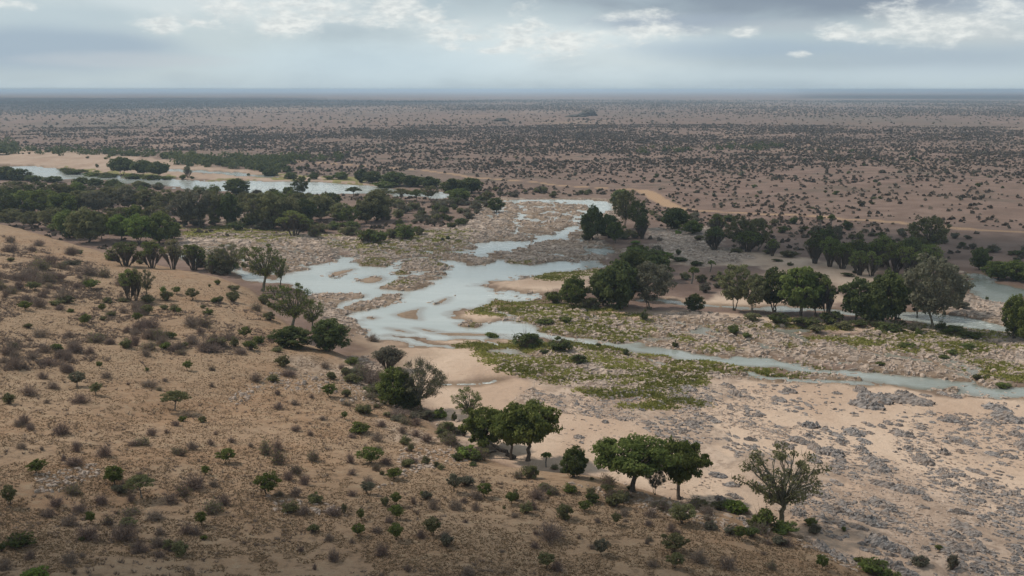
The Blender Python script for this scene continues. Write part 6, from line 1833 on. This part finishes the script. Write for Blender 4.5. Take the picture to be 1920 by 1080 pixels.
SLP = [([(640, 690), (735, 700), (720, 760), (640, 750)], 260), ([(540, 700), (620, 700), (600, 735), (530, 735)], 120), ([(750, 835), (870, 846), (900, 866), (800, 880), (740, 900)], 260), ([(60, 890), (180, 870), (190, 890), (80, 930)], 160), ([(420, 750), (520, 690), (540, 720), (450, 760)], 120), ([(1060, 905), (1250, 930), (1400, 990), (1380, 1000), (1200, 955)], 260), ([(500, 930), (640, 950), (640, 965), (520, 965)], 80), ([(590, 590), (650, 600), (690, 620), (650, 640), (600, 620)], 140), ([(1500, 1000), (1640, 1060), (1600, 1070), (1490, 1020)], 160)]
pts = np.concatenate([in_poly_px(n, p, rngR) for p, n in SLP])
X, Y, Z = ground_at(pts[:, 0], pts[:, 1])
rubble('slope_stones', X, Y, Z, rngR.uniform(0.15, 0.75, len(X)), rngR, ROCKP, 'loose tan stones on ledges of the slope')

wm = (T['dw'] < 0.6) & (T['dw'] > -4) & (T['h'] > -0.75) & (RRg.ravel() < 640) & (np.abs(AA.ravel()) < 0.5)
idx = rngR.integers(0, wm.sum(), 5200)
X = GX[wm][idx] + rngR.normal(size=5200) * 0.7; Y = GY[wm][idx] + rngR.normal(size=5200) * 1.6
kp = fbm(X / 13, Y / 20, 261, 3) > 0.57
X, Y = X[kp], Y[kp]
Z = np.maximum(ground_z(X, Y), -0.28)
rubble('stream_stones', X, Y, Z, rngR.uniform(0.25, 1.5, len(X)) * np.clip(np.hypot(X, Y) / 280, 0.7, 1.6), rngR, ROCKP, 'wet brown stones breaking the water along the banks and riffles')

# fallen dead tree below the dense green trees
g = Geo()
rngL = np.random.default_rng(3)
x, y, z = (float(a) for a in ground_at(938, 858))
s = size_at(938, 858, 60, x, y, z) / 4.0
limb(g, (1.9, -0.4, 0.05), (-1.0, 0.3, 1.55), 0.34, 0.22, rngL, 0.03, 7, 8)
limb(g, (-1.0, 0.3, 1.55), (-1.5, 0.5, 2.1), 0.2, 0.05, rngL, 0.05, 4, 6)
trunk_log = g.mesh('log', [DEAD])
e = link('fallen_tree', trunk_log, None, (x, y, z)); e.scale = (s, s, s)
e['category'] = 'log'; e['label'] = 'dark fallen dead trunk propped up below the green trees'
g = Geo(); limb(g, (-0.5, 0.1, 0.85), (-2.3, -0.2, 0.35), 0.2, 0.1, rngL, 0.04, 5, 7); limb(g, (-2.3, -0.2, 0.35), (-2.9, 0.1, 0.1), 0.1, 0.03, rngL, 0.04, 4, 5); limb(g, (-1.6, -0.1, 0.55), (-2.2, -0.7, 0.9), 0.08, 0.02, rngL, 0.04, 4, 5)
b_ = link('broken_branch', g.mesh('broken_branch', [DEAD]), e)
LMS.append((938, 850, 'the fallen log'))

# ------------------------------------------------------------------ labels that tell alike things apart by their neighbours
LMS += [(1230, 372, 'the road bend'), (644, 512, 'the thin tawny sandbar'), (700, 525, 'the oval sandbar'), (770, 590, 'the hook-tipped sandbar'), (830, 565, 'the leaf-shaped sandbar'), (1060, 435, 'the foot of the white chute'), (1145, 378, 'the top of the white chute'),
        (866, 656, 'the outlet tip below the pool'), (930, 712, 'the end of the small creek'), (1040, 712, 'the little foaming trickle'), (1270, 712, 'the little white cascade'), (960, 700, 'the rightmost tip of the big sandbank')]
LMS += [(1350, 281, 'the green streak on the plain'), (1830, 252, 'the right-hand ridge crest'), (1905, 440, 'the right end of the road'), (1560, 412, 'the road above the leafless pale tree'), (1050, 352, 'the road above the rapids'), (640, 312, 'the left end of the road'),
        (440, 300, 'the far bank thicket'), (12, 275, 'the thicket at the left edge')]


FALL = {'shrub': '{} amid many alike on the dry slope', 'rock': '{} amid many alike', 'bush': '{} amid many alike'}


def label_items():
    words_of = {}
    for it in ITEMS:
        words_of.setdefault(it[3], []).append(it)
    ordn = ['nearest', 'second', 'third', 'fourth', 'fifth', 'sixth', 'seventh', 'eighth', 'ninth', 'tenth', 'eleventh', 'twelfth', 'thirteenth', 'fourteenth', 'fifteenth']
    dirs = {'L': 'left of', 'R': 'right of', 'B': 'behind', 'F': 'in front of'}
    for words, its in words_of.items():
        P = np.array([[i[1], i[2] * 2.0] for i in its])
        best = [(1e9, None)] * len(its)
        for lu, lv, ph in LMS:
            d = P - np.array([lu, lv * 2.0])
            dist = np.hypot(d[:, 0], d[:, 1])
            horiz = np.abs(d[:, 0]) >= np.abs(d[:, 1])
            sect = np.where(horiz, np.where(d[:, 0] < 0, 'L', 'R'), np.where(d[:, 1] < 0, 'B', 'F'))
            for s in 'LRBF':
                ii = np.where((sect == s) & (dist > 3))[0]
                ii = ii[np.argsort(dist[ii])]
                for rk, i in enumerate(ii[:15]):
                    sc = dist[i] + rk * 70
                    if sc < best[i][0]:
                        best[i] = (sc, f'{words}, {ordn[rk]} {dirs[s]} {ph}')
        for it, b in zip(its, best):
            it[0]['label'] = b[1] if b[1] else FALL.get(it[0].get('category'), words + ' amid many alike').format(words)


label_items()
for c in SHADE_CLOUDS:
    shade_cloud(*c, seed=int(abs(c[0])) + 3)
